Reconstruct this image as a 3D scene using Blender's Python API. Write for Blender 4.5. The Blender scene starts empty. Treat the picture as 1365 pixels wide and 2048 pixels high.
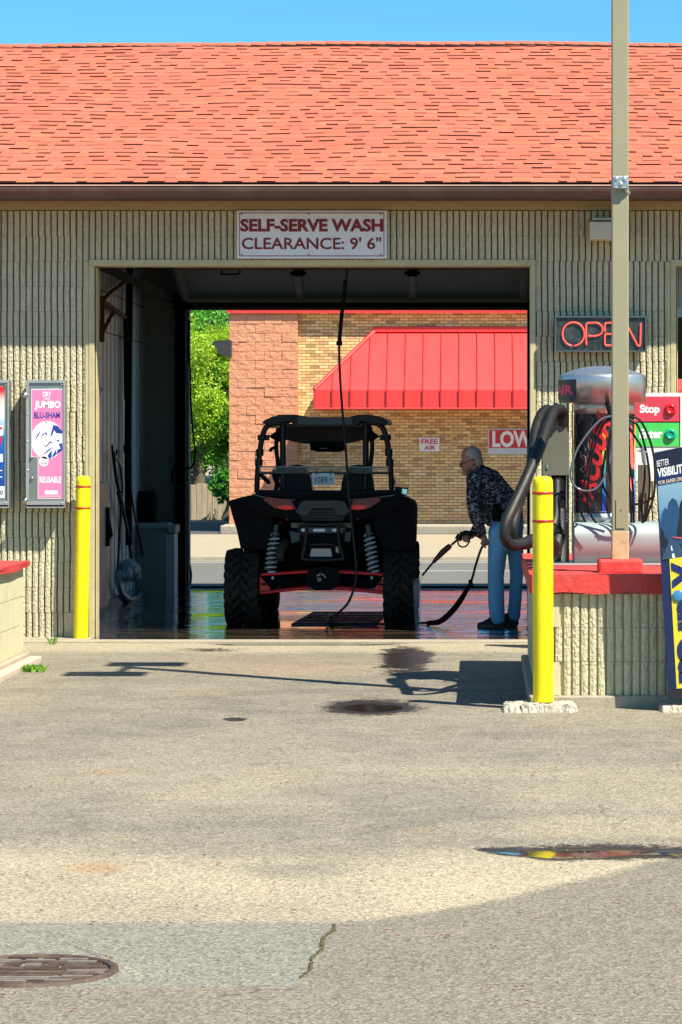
import bpy, math, random
import numpy as np
from mathutils import Vector, Matrix, Euler
random.seed(7); RNG = np.random.RandomState(5)
R = math.radians; PI = math.pi
scene = bpy.context.scene
COL = scene.collection

# ------------------------------------------------------------------ camera, sky, sun, exposure
F = 5928.0; VX, VY = 960.0, 885.0; H = 1.58          # focal length in px of the 1365x2048 photo, horizon, eye height
cam_d = bpy.data.cameras.new('camera'); cam = bpy.data.objects.new('camera', cam_d); COL.objects.link(cam)
cam_d.sensor_fit = 'VERTICAL'; cam_d.sensor_height = 36.0; cam_d.sensor_width = 24.0
cam_d.lens = F / 2048 * 36.0
cam_d.shift_x = (682.5 - VX) / 2048; cam_d.shift_y = -(1024 - VY) / 2048
cam_d.clip_start = 0.1; cam_d.clip_end = 3000
cam.location = (0, 0, H); cam.rotation_euler = (R(90), 0, 0)
scene.camera = cam
SUN = Vector((0.56, -0.48, 1.0)).normalized()        # direction towards the sun
world = bpy.data.worlds.new('World'); scene.world = world; world.use_nodes = True
wn = world.node_tree; bg = wn.nodes['Background']
sky = wn.nodes.new('ShaderNodeTexSky'); sky.sky_type = 'NISHITA'; sky.sun_disc = False
sky.sun_elevation = math.asin(SUN.z); sky.sun_rotation = math.atan2(SUN.x, SUN.y)
sky.air_density = 1.0; sky.dust_density = 0.15; sky.ozone_density = 2.0; sky.altitude = 200
tint = wn.nodes.new('ShaderNodeMix'); tint.data_type = 'RGBA'; tint.blend_type = 'MULTIPLY'; tint.inputs[0].default_value = 1
tint.inputs[7].default_value = (0.58, 1.34, 1.62, 1); wn.links.new(sky.outputs[0], tint.inputs[6])
wn.links.new(tint.outputs[2], bg.inputs[0]); bg.inputs[1].default_value = 0.050
sd = bpy.data.lights.new('sun', 'SUN'); sd.energy = 5.0; sd.angle = R(0.5); sd.color = (1.0, 0.93, 0.76)
so = bpy.data.objects.new('sun', sd); COL.objects.link(so)
so.rotation_euler = (-SUN).to_track_quat('-Z', 'Y').to_euler(); so.location = (10, -10, 20)
scene.view_settings.view_transform = 'Standard'; scene.view_settings.look = 'None'
scene.view_settings.exposure = 0.95; scene.view_settings.gamma = 1.0
scene.cycles.max_bounces = 8; scene.cycles.transparent_max_bounces = 12
scene.cycles.caustics_reflective = False; scene.cycles.caustics_refractive = False

def P(px, py, Y):                                     # world point seen at photo pixel (px,py) at distance Y
    return Vector(((px - VX) * Y / F, Y, H - (py - VY) * Y / F))
def GY(py): return F * H / (py - VY)                  # distance of the level ground seen at row py

# ------------------------------------------------------------------ materials
MATS = {}
def mat(name, c, rough=0.6, metal=0.0, var=0.15, vs=6.0, bump=0.0, bs=40.0, spec=0.5, alpha=1.0, trans=0.0,
        emit=None, es=0.0, coat=0.0, stretch=(1, 1, 1), dirt=None, ds=2.0, da=0.4, rvar=0.1):
    if name in MATS: return MATS[name]
    m = bpy.data.materials.new(name); m.use_nodes = True; t = m.node_tree; n = t.nodes; L = t.links
    b = n['Principled BSDF']
    tc = n.new('ShaderNodeTexCoord'); mp = n.new('ShaderNodeMapping'); mp.inputs['Scale'].default_value = stretch
    L.new(tc.outputs['Object'], mp.inputs[0])
    nz = n.new('ShaderNodeTexNoise'); nz.inputs['Scale'].default_value = vs; nz.inputs['Detail'].default_value = 6
    nz.inputs['Roughness'].default_value = 0.65
    L.new(mp.outputs[0], nz.inputs['Vector'])
    mr = n.new('ShaderNodeMapRange'); mr.inputs[1].default_value = 0.25; mr.inputs[2].default_value = 0.75
    mr.inputs[3].default_value = 1 - var; mr.inputs[4].default_value = 1 + var
    L.new(nz.outputs[0], mr.inputs[0])
    hv = n.new('ShaderNodeVectorMath'); hv.operation = 'SCALE'; hv.inputs[0].default_value = c
    L.new(mr.outputs[0], hv.inputs['Scale'])
    out = hv.outputs[0]
    if dirt is not None:
        n2 = n.new('ShaderNodeTexNoise'); n2.inputs['Scale'].default_value = ds; n2.inputs['Detail'].default_value = 8
        n2.inputs['Roughness'].default_value = 0.7
        L.new(mp.outputs[0], n2.inputs['Vector'])
        m2 = n.new('ShaderNodeMapRange'); m2.inputs[1].default_value = 0.48; m2.inputs[2].default_value = 0.72
        m2.inputs[3].default_value = 0; m2.inputs[4].default_value = da
        L.new(n2.outputs[0], m2.inputs[0])
        mx = n.new('ShaderNodeMix'); mx.data_type = 'RGBA'; mx.inputs[7].default_value = (*dirt, 1)
        L.new(m2.outputs[0], mx.inputs[0]); L.new(out, mx.inputs[6]); out = mx.outputs[2]
    L.new(out, b.inputs['Base Color'])
    r2 = n.new('ShaderNodeMapRange'); r2.inputs[1].default_value = 0.3; r2.inputs[2].default_value = 0.7
    r2.inputs[3].default_value = max(0.02, rough - rvar); r2.inputs[4].default_value = min(1, rough + rvar)
    L.new(nz.outputs[0], r2.inputs[0]); L.new(r2.outputs[0], b.inputs['Roughness'])
    b.inputs['Metallic'].default_value = metal; b.inputs['Specular IOR Level'].default_value = spec
    b.inputs['Alpha'].default_value = alpha; b.inputs['Transmission Weight'].default_value = trans
    b.inputs['Coat Weight'].default_value = coat
    if emit: b.inputs['Emission Color'].default_value = (*emit, 1); b.inputs['Emission Strength'].default_value = es
    if bump:
        n3 = n.new('ShaderNodeTexNoise'); n3.inputs['Scale'].default_value = bs; n3.inputs['Detail'].default_value = 5
        L.new(mp.outputs[0], n3.inputs['Vector'])
        bp = n.new('ShaderNodeBump'); bp.inputs['Strength'].default_value = 1.0; bp.inputs['Distance'].default_value = bump
        L.new(n3.outputs[0], bp.inputs['Height']); L.new(bp.outputs[0], b.inputs['Normal'])
    m['nodes'] = 1
    MATS[name] = m; return m

def attr_color(m, attr):                              # multiply the base colour with a per-face colour attribute
    t = m.node_tree; n = t.nodes; L = t.links; b = n['Principled BSDF']
    src = b.inputs['Base Color'].links[0].from_socket
    a = n.new('ShaderNodeAttribute'); a.attribute_name = attr
    mx = n.new('ShaderNodeMix'); mx.data_type = 'RGBA'; mx.blend_type = 'MULTIPLY'; mx.inputs[0].default_value = 1
    L.new(src, mx.inputs[6]); L.new(a.outputs['Color'], mx.inputs[7]); L.new(mx.outputs[2], b.inputs['Base Color'])

BLOCK = mat('painted_split_block', (0.59, 0.535, 0.36), 0.9, var=0.20, vs=35, bump=0.019, bs=70, dirt=(0.22, 0.19, 0.13), ds=1.3, da=0.35, stretch=(1, 1, .6))
SMOOTHB = mat('painted_smooth_block', (0.57, 0.52, 0.33), 0.85, var=0.07, vs=9, bump=0.001, bs=120, dirt=(0.25, 0.21, 0.14), ds=4, da=0.35)
GROOVE = mat('mortar_shadow_joint', (0.16, 0.12, 0.07), 0.95, var=0.2)
BEIGE = mat('beige_trim_paint', (0.50, 0.44, 0.25), 0.6, var=0.06, vs=5, dirt=(0.2, 0.16, 0.1), ds=7, da=0.35)
SOFF = mat('soffit_board', (0.42, 0.33, 0.15), 0.7, var=0.08)
BROWN = mat('brown_gutter_metal', (0.085, 0.045, 0.038), 0.4, var=0.1, spec=0.4, dirt=(0.16, .12, .1), ds=3, da=0.3)
BROWND = mat('brown_fascia_board', (0.05, 0.03, 0.026), 0.7)
PALE = mat('eave_drip_edge', (0.62, 0.40, 0.30), 0.5)
YEL = mat('yellow_bollard_sleeve', (0.90, 0.70, 0.0), 0.45, var=0.04, vs=3, spec=0.4, dirt=(0.42, 0.32, 0.06), ds=26, da=0.35, stretch=(1, 1, .5))
REDT = mat('red_reflective_tape', (0.55, 0.03, 0.01), 0.4)
REDP = mat('red_painted_concrete', (0.62, 0.045, 0.04), 0.65, var=0.18, vs=12, bump=0.006, bs=30, dirt=(0.30, 0.10, 0.08), ds=8, da=0.5)
CONC = mat('weathered_concrete', (0.36, 0.31, 0.235), 0.9, var=0.16, vs=10, bump=0.004, bs=60, dirt=(0.2, .17, .12), ds=3, da=0.5)
CONCB = mat('rough_white_concrete', (0.47, 0.42, 0.34), 0.9, var=0.25, vs=22, bump=0.03, bs=26, dirt=(0.2, .16, .11), ds=14, da=0.7)
POLE = mat('tan_pole_paint', (0.31, 0.28, 0.18), 0.5, var=0.05, vs=3, dirt=(.30, .24, .15), ds=5, da=.3)
PEACH = mat('peach_old_paint', (0.60, 0.42, 0.24), 0.6, var=0.06, dirt=(.35, .12, .06), ds=18, da=.6)
GALV = mat('galvanised_steel', (0.50, 0.52, 0.53), 0.35, metal=0.8, var=0.25, vs=30, bump=0.006, bs=35)
ALU = mat('brushed_aluminium', (0.62, 0.63, 0.62), 0.42, metal=0.85, var=0.06, vs=30, stretch=(.2, 1, 6))
SATIN = mat('satin_silver_paint', (0.50, 0.52, 0.53), 0.36, metal=0.85, var=0.05, vs=3)
CHROME = mat('scuffed_chrome', (0.5, 0.47, 0.42), 0.2, metal=1.0, var=0.2, vs=8)
BLK = mat('black_plastic', (0.004, 0.004, 0.005), 0.5, var=0.2, spec=.3)
BLKM = mat('matte_black', (0.003, 0.003, 0.004), 0.8, var=0.2, spec=0.12)
BLKT = mat('black_cage_tube', (0.004, 0.004, 0.005), 0.4, var=0.2, spec=.3)
RUB = mat('tyre_rubber', (0.011, 0.009, 0.008), 0.8, var=0.4, vs=10, bump=0.004, bs=50, dirt=(0.05, .034, .024), ds=9, da=.5, spec=.3)
GREYP = mat('dark_grey_panel', (0.016, 0.017, 0.018), 0.5, var=0.15)
REDM = mat('red_suspension_paint', (0.75, 0.012, 0.014), 0.35, var=0.1)
REDL = mat('red_tail_lens', (0.16, 0.004, 0.004), 0.3, var=0.5, vs=40)
REDLIT = mat('bright_red_reflector', (1.0, 0.02, 0.01), 0.3)
SPRG = mat('pale_coil_spring', (0.36, 0.44, 0.45), 0.45, var=0.1)
GLASS = mat('tinted_screen', (0.16, 0.15, 0.15), 0.08, alpha=0.22, var=0.05)
WHT = mat('white_sign_face', (0.80, 0.80, 0.80), 0.45, var=0.03, dirt=(.5, .5, .48), ds=6, da=.3)
WHTP = mat('pure_white_print', (0.80, 0.80, 0.80), 0.5, var=0.02)
REDTXT = mat('dark_red_print', (0.22, 0.001, 0.004), 0.5, var=0.05)
REDS = mat('red_sign_face', (0.60, 0.02, 0.03), 0.45, var=0.04)
PINKR = mat('stop_panel_red', (0.58, 0.05, 0.08), 0.4, var=0.12, vs=3)
GRN = mat('enter_panel_green', (0.06, 0.55, 0.10), 0.4, var=0.12, vs=3)
TEAL = mat('green_push_button', (0.0, 0.36, 0.22), 0.25)
REDB = mat('red_push_button', (0.6, 0.01, 0.015), 0.25)
NEON = mat('neon_tube', (0.7, 0.05, 0.04), 0.4, emit=(1, 0.09, 0.06), es=0.75)
SIGNB = mat('sign_black_back', (0.02, 0.028, 0.03), 0.35, var=0.4, vs=20, dirt=(.12, .15, .15), ds=18, da=.5)
PINK = mat('pink_print', (0.80, 0.21, 0.42), 0.5, var=0.03)
NAVY = mat('navy_print', (0.015, 0.045, 0.30), 0.5, var=0.05)
DISP = mat('dispenser_steel', (0.26, 0.30, 0.28), 0.4, metal=0.6, var=0.12, vs=5, stretch=(1, 1, .3))
DISPL = mat('dispenser_bright_edge', (0.50, 0.52, 0.50), 0.35, metal=0.7, var=0.12)
WPAN = mat('white_bay_panel', (0.90, 0.90, 0.93), 0.5, var=0.10, vs=2.5, stretch=(1, 1, .25), dirt=(.4, .42, .45), ds=1.5, da=.35)
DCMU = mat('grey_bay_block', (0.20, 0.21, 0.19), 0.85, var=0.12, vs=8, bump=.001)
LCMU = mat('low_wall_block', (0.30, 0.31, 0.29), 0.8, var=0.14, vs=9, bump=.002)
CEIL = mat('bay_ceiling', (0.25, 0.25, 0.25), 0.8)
DOORP = mat('overhead_door_panel', (0.20, 0.21, 0.20), 0.6, var=0.1)
DOORR = mat('overhead_door_rib', (0.32, 0.28, 0.21), 0.6, var=0.1)
RUST = mat('rusty_steel', (0.09, 0.03, 0.018), 0.8, var=0.4, vs=20)
HOSE = mat('black_rubber_hose', (0.005, 0.005, 0.006), 0.4, var=0.2, spec=.3)
VHOSE = mat('grey_vacuum_hose', (0.009, 0.009, 0.009), 0.55, var=0.2, vs=12)
STORE_R = mat('coral_split_block', (0.60, 0.265, 0.155), 0.9, var=0.12, vs=5, bump=0.035, bs=9, stretch=(1, 1, 1.4))
AWN = mat('red_metal_awning', (0.74, 0.035, 0.035), 0.55, var=0.07, vs=1.2, dirt=(.45, .06, .05), ds=1.5, da=.35, stretch=(2, 1, .4))
AWNR = mat('awning_seam', (0.35, 0.02, 0.02), 0.5)
WOOD = mat('weathered_fence_wood', (0.40, 0.32, 0.21), 0.85, var=0.3, vs=4, stretch=(6, 6, .5))
BOXG = mat('grey_green_cabinet', (0.115, 0.125, 0.095), 0.55, var=0.05, vs=4)
SKIN = mat('skin', (0.42, 0.19, 0.13), 0.55, var=0.12, vs=20)
HAIR = mat('short_grey_hair', (0.42, 0.35, 0.31), 0.9, var=0.25, vs=60, bump=.003, bs=160)
SHOE = mat('dark_shoe', (0.012, 0.011, 0.012), 0.7)
SOLE = mat('shoe_sole', (0.055, 0.06, 0.062), 0.7)
IRON = mat('cast_iron', (0.075, 0.045, 0.035), 0.7, metal=0.1, var=0.35, vs=25, dirt=(.24, .15, .09), ds=8, da=.7)
FOAM = mat('wet_brush_bristle', (0.25, 0.40, 0.46), 0.6, var=0.2, vs=20, bump=.01, bs=60)
GRASSM = mat('weed_green', (0.16, 0.34, 0.03), 0.6, var=0.3)
MOSS = mat('crack_moss', (0.10, 0.09, 0.04), 0.9, var=0.4, vs=30)
LEAFB = mat('dry_leaf', (0.22, 0.08, 0.03), 0.8, var=0.4)

def jeans_mat():
    m = mat('faded_blue_denim', (0.17, 0.43, 0.70), 0.85, var=0.28, vs=5, bump=0.018, bs=14, stretch=(1, 1, .45), dirt=(.32, .52, .70), ds=3.5, da=.6)
    return m
JEANS = jeans_mat()
def camo_mat():
    m = mat('dark_camouflage_cloth', (0.012, 0.010, 0.015), 0.8, var=0.2, bump=0.008, bs=16)
    t = m.node_tree; n = t.nodes; L = t.links; b = n['Principled BSDF']
    tc = n.new('ShaderNodeTexCoord'); mp = n.new('ShaderNodeMapping'); mp.inputs['Scale'].default_value = (0.8, 1, 1.6)
    mp.inputs['Rotation'].default_value = (0, R(25), 0)
    L.new(tc.outputs['Object'], mp.inputs[0])
    nz = n.new('ShaderNodeTexNoise'); nz.inputs['Scale'].default_value = 21; nz.inputs['Detail'].default_value = 2.0
    nz.inputs['Distortion'].default_value = 1.6
    L.new(mp.outputs[0], nz.inputs[0])
    cr = n.new('ShaderNodeValToRGB'); cr.color_ramp.interpolation = 'EASE'
    e = cr.color_ramp.elements; e[0].position = 0.0; e[0].color = (.008, .007, .012, 1); e[1].position = 1; e[1].color = (.30, .28, .34, 1)
    for p, c in ((.49, (.008, .007, .011, 1)), (.54, (.11, .10, .14, 1)), (.60, (.30, .28, .34, 1))):
        x = e.new(p); x.color = c
    L.new(nz.outputs[0], cr.inputs[0]); L.new(cr.outputs[0], b.inputs['Base Color'])
    return m
CAMO = camo_mat()

def asphalt_mat():
    m = bpy.data.materials.new('worn_asphalt'); m.use_nodes = True; t = m.node_tree; n = t.nodes; L = t.links
    b = n['Principled BSDF']; tc = n.new('ShaderNodeTexCoord')
    def noise(s, d=4, r=.6, st=None):
        x = n.new('ShaderNodeTexNoise'); x.inputs['Scale'].default_value = s; x.inputs['Detail'].default_value = d
        x.inputs['Roughness'].default_value = r
        if st:
            mp = n.new('ShaderNodeMapping'); mp.inputs['Scale'].default_value = st
            L.new(tc.outputs['Object'], mp.inputs[0]); L.new(mp.outputs[0], x.inputs[0])
        else: L.new(tc.outputs['Object'], x.inputs[0])
        return x.outputs[0]
    def rng(s, a, b_, c, d):
        x = n.new('ShaderNodeMapRange'); x.inputs[1].default_value = a; x.inputs[2].default_value = b_
        x.inputs[3].default_value = c; x.inputs[4].default_value = d; L.new(s, x.inputs[0]); return x.outputs[0]
    def mix(f, a, b_, mode='MIX'):
        x = n.new('ShaderNodeMix'); x.data_type = 'RGBA'; x.blend_type = mode
        if hasattr(f, 'is_output'): L.new(f, x.inputs[0])
        else: x.inputs[0].default_value = f
        for i, v in ((6, a), (7, b_)):
            if hasattr(v, 'is_output'): L.new(v, x.inputs[i])
            else: x.inputs[i].default_value = (*v, 1)
        return x.outputs[2]
    def attr(a):
        x = n.new('ShaderNodeAttribute'); x.attribute_name = a; return x.outputs['Fac']
    vor = n.new('ShaderNodeTexVoronoi'); vor.inputs['Scale'].default_value = 95; L.new(tc.outputs['Object'], vor.inputs[0])
    vc = n.new('ShaderNodeSeparateColor'); L.new(vor.outputs['Color'], vc.inputs[0])
    base = mix(rng(noise(2.2, 8), .38, .62, 0, 1), (0.165, 0.148, 0.118), (0.225, 0.20, 0.157))
    base = mix(rng(noise(.45, 6), .42, .62, 0, .6), base, (0.27, 0.235, 0.175))
    base = mix(rng(noise(7, 6, .7), .52, .68, 0, .55), base, (0.12, 0.105, 0.08))
    base = mix(rng(noise(1.3, 7, .7), .55, .7, 0, .5), base, (0.30, 0.235, 0.155))
    base = mix(rng(attr('sand'), 0, 1, 0, .92), base, (0.40, 0.335, 0.23))
    base = mix(rng(attr('patch'), 0, 1, 0, .85), base, (0.20, 0.198, 0.165))
    base = mix(rng(attr('smooth'), 0, 1, 0, .75), base, (0.19, 0.168, 0.13))
    base = mix(rng(attr('rust'), 0, 1, 0, .7), base, (0.32, 0.19, 0.10))
    grain = rng(vc.outputs[0], 0, 1, .64, 1.36)
    hv = n.new('ShaderNodeVectorMath'); hv.operation = 'SCALE'; L.new(base, hv.inputs[0]); L.new(grain, hv.inputs['Scale'])
    g2 = n.new('ShaderNodeVectorMath'); g2.operation = 'SCALE'; L.new(hv.outputs[0], g2.inputs[0])
    L.new(rng(noise(38, 5, .8), .3, .7, .78, 1.22), g2.inputs['Scale'])
    chips = rng(noise(60, 2, .5), .72, .76, 0, .6)
    c2 = mix(chips, g2.outputs[0], (0.45, 0.41, 0.34))
    pits = rng(noise(44, 3, .6, (1, 1.3, 1)), .30, .27, 0, .7)
    c2 = mix(pits, c2, (0.10, 0.085, 0.07))
    dn = n.new('ShaderNodeTexNoise'); dn.inputs['Scale'].default_value = 3.5; dn.inputs['Detail'].default_value = 5; L.new(tc.outputs['Object'], dn.inputs[0])
    dv = n.new('ShaderNodeVectorMath'); dv.operation = 'MULTIPLY_ADD'; dv.inputs[1].default_value = (.35, .35, 0); L.new(dn.outputs['Color'], dv.inputs[0]); L.new(tc.outputs['Object'], dv.inputs[2])
    cv = n.new('ShaderNodeTexVoronoi'); cv.feature = 'DISTANCE_TO_EDGE'; cv.inputs['Scale'].default_value = .55; L.new(dv.outputs[0], cv.inputs[0])
    cm = n.new('ShaderNodeMath'); cm.operation = 'MULTIPLY'; L.new(rng(cv.outputs['Distance'], .0008, .004, .7, 0), cm.inputs[0]); L.new(rng(noise(1.1, 3), .53, .66, 0, 1), cm.inputs[1])
    c2 = mix(cm.outputs[0], c2, (0.045, 0.038, 0.03))
    wet = n.new('ShaderNodeMath'); wet.operation = 'ADD'; L.new(attr('wet'), wet.inputs[0])
    L.new(rng(noise(26, 5, .7), .3, .7, -.28, .28), wet.inputs[1])
    wf = rng(wet.outputs[0], .35, .62, 0, 1)
    c2 = mix(wf, c2, (0.035, 0.026, 0.022))
    L.new(c2, b.inputs['Base Color'])
    pool = rng(attr('wet'), .78, .92, 0, 1)
    rr = n.new('ShaderNodeMapRange'); rr.inputs[3].default_value = .9; rr.inputs[4].default_value = .33; L.new(wf, rr.inputs[0])
    r3 = n.new('ShaderNodeMath'); r3.operation = 'MULTIPLY_ADD'; L.new(pool, r3.inputs[0]); r3.inputs[1].default_value = -.28; L.new(rr.outputs[0], r3.inputs[2])
    L.new(r3.outputs[0], b.inputs['Roughness'])
    b.inputs['Specular IOR Level'].default_value = .35
    bp = n.new('ShaderNodeBump'); bp.inputs['Distance'].default_value = .004
    L.new(rng(pool, 0, 1, .9, .02), bp.inputs['Strength'])
    hsum = n.new('ShaderNodeMath'); hsum.operation = 'ADD'; L.new(vor.outputs['Distance'], hsum.inputs[0]); L.new(noise(70, 4), hsum.inputs[1])
    L.new(hsum.outputs[0], bp.inputs['Height']); L.new(bp.outputs[0], b.inputs['Normal'])
    return m
ASPH = asphalt_mat()

def wet_floor_mat():
    m = bpy.data.materials.new('wet_bay_concrete'); m.use_nodes = True; t = m.node_tree; n = t.nodes; L = t.links
    b = n['Principled BSDF']; tc = n.new('ShaderNodeTexCoord')
    mp = n.new('ShaderNodeMapping'); mp.inputs['Scale'].default_value = (0.8, 1.6, 1); L.new(tc.outputs['Object'], mp.inputs[0])
    nz = n.new('ShaderNodeTexNoise'); nz.inputs['Scale'].default_value = 2.2; nz.inputs['Detail'].default_value = 7; L.new(mp.outputs[0], nz.inputs[0])
    cr = n.new('ShaderNodeValToRGB'); e = cr.color_ramp.elements
    e[0].position = .35; e[0].color = (.045, .038, .03, 1); e[1].position = .65; e[1].color = (.13, .10, .065, 1)
    L.new(nz.outputs[0], cr.inputs[0]); L.new(cr.outputs[0], b.inputs['Base Color'])
    mr = n.new('ShaderNodeMapRange'); mr.inputs[1].default_value = .35; mr.inputs[2].default_value = .7
    mr.inputs[3].default_value = .02; mr.inputs[4].default_value = .07; L.new(nz.outputs[0], mr.inputs[0]); L.new(mr.outputs[0], b.inputs['Roughness'])
    b.inputs['IOR'].default_value = 1.7; b.inputs['Specular IOR Level'].default_value = 1.0
    b.inputs['Coat Weight'].default_value = 1.0; b.inputs['Coat Roughness'].default_value = .03
    mp2 = n.new('ShaderNodeMapping'); mp2.inputs['Scale'].default_value = (0.25, 1.2, 1); L.new(tc.outputs['Object'], mp2.inputs[0])
    n2 = n.new('ShaderNodeTexNoise'); n2.inputs['Scale'].default_value = 3.0; n2.inputs['Detail'].default_value = 5; L.new(mp2.outputs[0], n2.inputs[0])
    mp3 = n.new('ShaderNodeMapping'); mp3.inputs['Scale'].default_value = (.5, 1.0, 1); mp3.inputs['Location'].default_value = (.7, .2, 0); L.new(tc.outputs['Object'], mp3.inputs[0])
    n4 = n.new('ShaderNodeTexNoise'); n4.inputs['Scale'].default_value = 1.1; n4.inputs['Detail'].default_value = 3; L.new(mp3.outputs[0], n4.inputs[0])
    amp = n.new('ShaderNodeMapRange'); amp.inputs[1].default_value = .36; amp.inputs[2].default_value = .52; amp.inputs[3].default_value = .08; amp.inputs[4].default_value = 1.0; L.new(n4.outputs[0], amp.inputs[0])
    bp = n.new('ShaderNodeBump'); L.new(amp.outputs[0], bp.inputs['Strength']); bp.inputs['Distance'].default_value = .07
    L.new(n2.outputs[0], bp.inputs['Height']); L.new(bp.outputs[0], b.inputs['Normal']); L.new(bp.outputs[0], b.inputs['Coat Normal'])
    return m
WETF = wet_floor_mat()

def brick_mat():
    m = bpy.data.materials.new('tan_brick'); m.use_nodes = True; t = m.node_tree; n = t.nodes; L = t.links
    b = n['Principled BSDF']; tc = n.new('ShaderNodeTexCoord')
    mp = n.new('ShaderNodeMapping'); mp.inputs['Rotation'].default_value = (R(-90), 0, 0); L.new(tc.outputs['Object'], mp.inputs[0])
    br = n.new('ShaderNodeTexBrick'); L.new(mp.outputs[0], br.inputs[0])
    br.inputs['Scale'].default_value = 1; br.inputs['Brick Width'].default_value = .203; br.inputs['Row Height'].default_value = .0677
    br.inputs['Mortar Size'].default_value = .0055; br.inputs['Mortar Smooth'].default_value = .1; br.inputs['Bias'].default_value = 0
    br.inputs['Color1'].default_value = (0, 0, 0, 1); br.inputs['Color2'].default_value = (1, 1, 1, 1); br.inputs['Mortar'].default_value = (.5, .5, .5, 1)
    cr = n.new('ShaderNodeValToRGB'); e = cr.color_ramp.elements
    e[0].position = 0; e[0].color = (.38, .25, .11, 1); e[1].position = 1; e[1].color = (.88, .70, .38, 1)
    for p, c in ((.16, (.60, .37, .15, 1)), (.45, (.80, .53, .22, 1)), (.7, (.88, .62, .27, 1)), (.86, (.78, .46, .21, 1))):
        x = e.new(p); x.color = c
    L.new(br.outputs['Color'], cr.inputs[0])
    geo = n.new('ShaderNodeSeparateXYZ'); L.new(tc.outputs['Object'], geo.inputs[0])
    mr = n.new('ShaderNodeMapRange'); mr.inputs[1].default_value = .3; mr.inputs[2].default_value = 2.4; mr.inputs[3].default_value = .8; mr.inputs[4].default_value = 0
    L.new(geo.outputs[2], mr.inputs[0])
    nz = n.new('ShaderNodeTexNoise'); nz.inputs['Scale'].default_value = 1.1; nz.inputs['Detail'].default_value = 7; L.new(tc.outputs['Object'], nz.inputs[0])
    mm = n.new('ShaderNodeMath'); mm.operation = 'MULTIPLY'; L.new(mr.outputs[0], mm.inputs[0]); L.new(nz.outputs[0], mm.inputs[1])
    low_tone = n.new('ShaderNodeMix'); low_tone.data_type = 'RGBA'; low_tone.inputs[7].default_value = (.50, .27, .17, 1)  # mixes a redder brown into the bricks towards the bottom
    L.new(mm.outputs[0], low_tone.inputs[0]); L.new(cr.outputs[0], low_tone.inputs[6])
    mo = n.new('ShaderNodeMix'); mo.data_type = 'RGBA'; mo.inputs[7].default_value = (.13, .085, .05, 1)
    L.new(br.outputs['Fac'], mo.inputs[0]); L.new(low_tone.outputs[2], mo.inputs[6]); L.new(mo.outputs[2], b.inputs['Base Color'])
    b.inputs['Roughness'].default_value = .85
    bp = n.new('ShaderNodeBump'); bp.inputs['Distance'].default_value = .006; bp.invert = True
    L.new(br.outputs['Fac'], bp.inputs['Height']); L.new(bp.outputs[0], b.inputs['Normal'])
    return m
BRICK = brick_mat()

def shingle_mat():
    m = mat('coral_asphalt_shingle', (0.48, 0.130, 0.083), 0.9, var=0.10, vs=1.2, bump=.003, bs=160, spec=.2)
    attr_color(m, 'tint'); return m
SHING = shingle_mat()
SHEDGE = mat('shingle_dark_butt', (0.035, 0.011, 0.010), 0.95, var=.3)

def rainbow_mat():
    m = bpy.data.materials.new('rainbow_print_stripe'); m.use_nodes = True; t = m.node_tree; n = t.nodes; L = t.links
    b = n['Principled BSDF']; tc = n.new('ShaderNodeTexCoord'); s = n.new('ShaderNodeSeparateXYZ'); L.new(tc.outputs['Object'], s.inputs[0])
    mr = n.new('ShaderNodeMapRange'); mr.inputs[1].default_value = .27; mr.inputs[2].default_value = 1.02; L.new(s.outputs[2], mr.inputs[0])
    cr = n.new('ShaderNodeValToRGB'); e = cr.color_ramp.elements; e[0].position = 0; e[0].color = (.02, .04, .5, 1); e[1].position = 1; e[1].color = (.6, .05, .03, 1)
    for p, c in ((.25, (.02, .2, .6, 1)), (.45, (.05, .45, .3, 1)), (.65, (.7, .6, .02, 1)), (.85, (.7, .25, .02, 1))):
        x = e.new(p); x.color = c
    L.new(mr.outputs[0], cr.inputs[0]); L.new(cr.outputs[0], b.inputs['Base Color']); b.inputs['Roughness'].default_value = .4
    return m
RAINB = rainbow_mat()
def grad_mat(name, stops, z0, z1, axis=2):
    m = bpy.data.materials.new(name); m.use_nodes = True; t = m.node_tree; n = t.nodes; L = t.links
    b = n['Principled BSDF']; tc = n.new('ShaderNodeTexCoord'); s = n.new('ShaderNodeSeparateXYZ'); L.new(tc.outputs['Object'], s.inputs[0])
    mr = n.new('ShaderNodeMapRange'); mr.inputs[1].default_value = z0; mr.inputs[2].default_value = z1; L.new(s.outputs[axis], mr.inputs[0])
    cr = n.new('ShaderNodeValToRGB'); e = cr.color_ramp.elements; e[0].position = stops[0][0]; e[0].color = (*stops[0][1], 1)
    e[1].position = stops[-1][0]; e[1].color = (*stops[-1][1], 1)
    for p, c in stops[1:-1]: x = e.new(p); x.color = (*c, 1)
    L.new(mr.outputs[0], cr.inputs[0]); L.new(cr.outputs[0], b.inputs['Base Color']); b.inputs['Roughness'].default_value = .45
    return m

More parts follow.
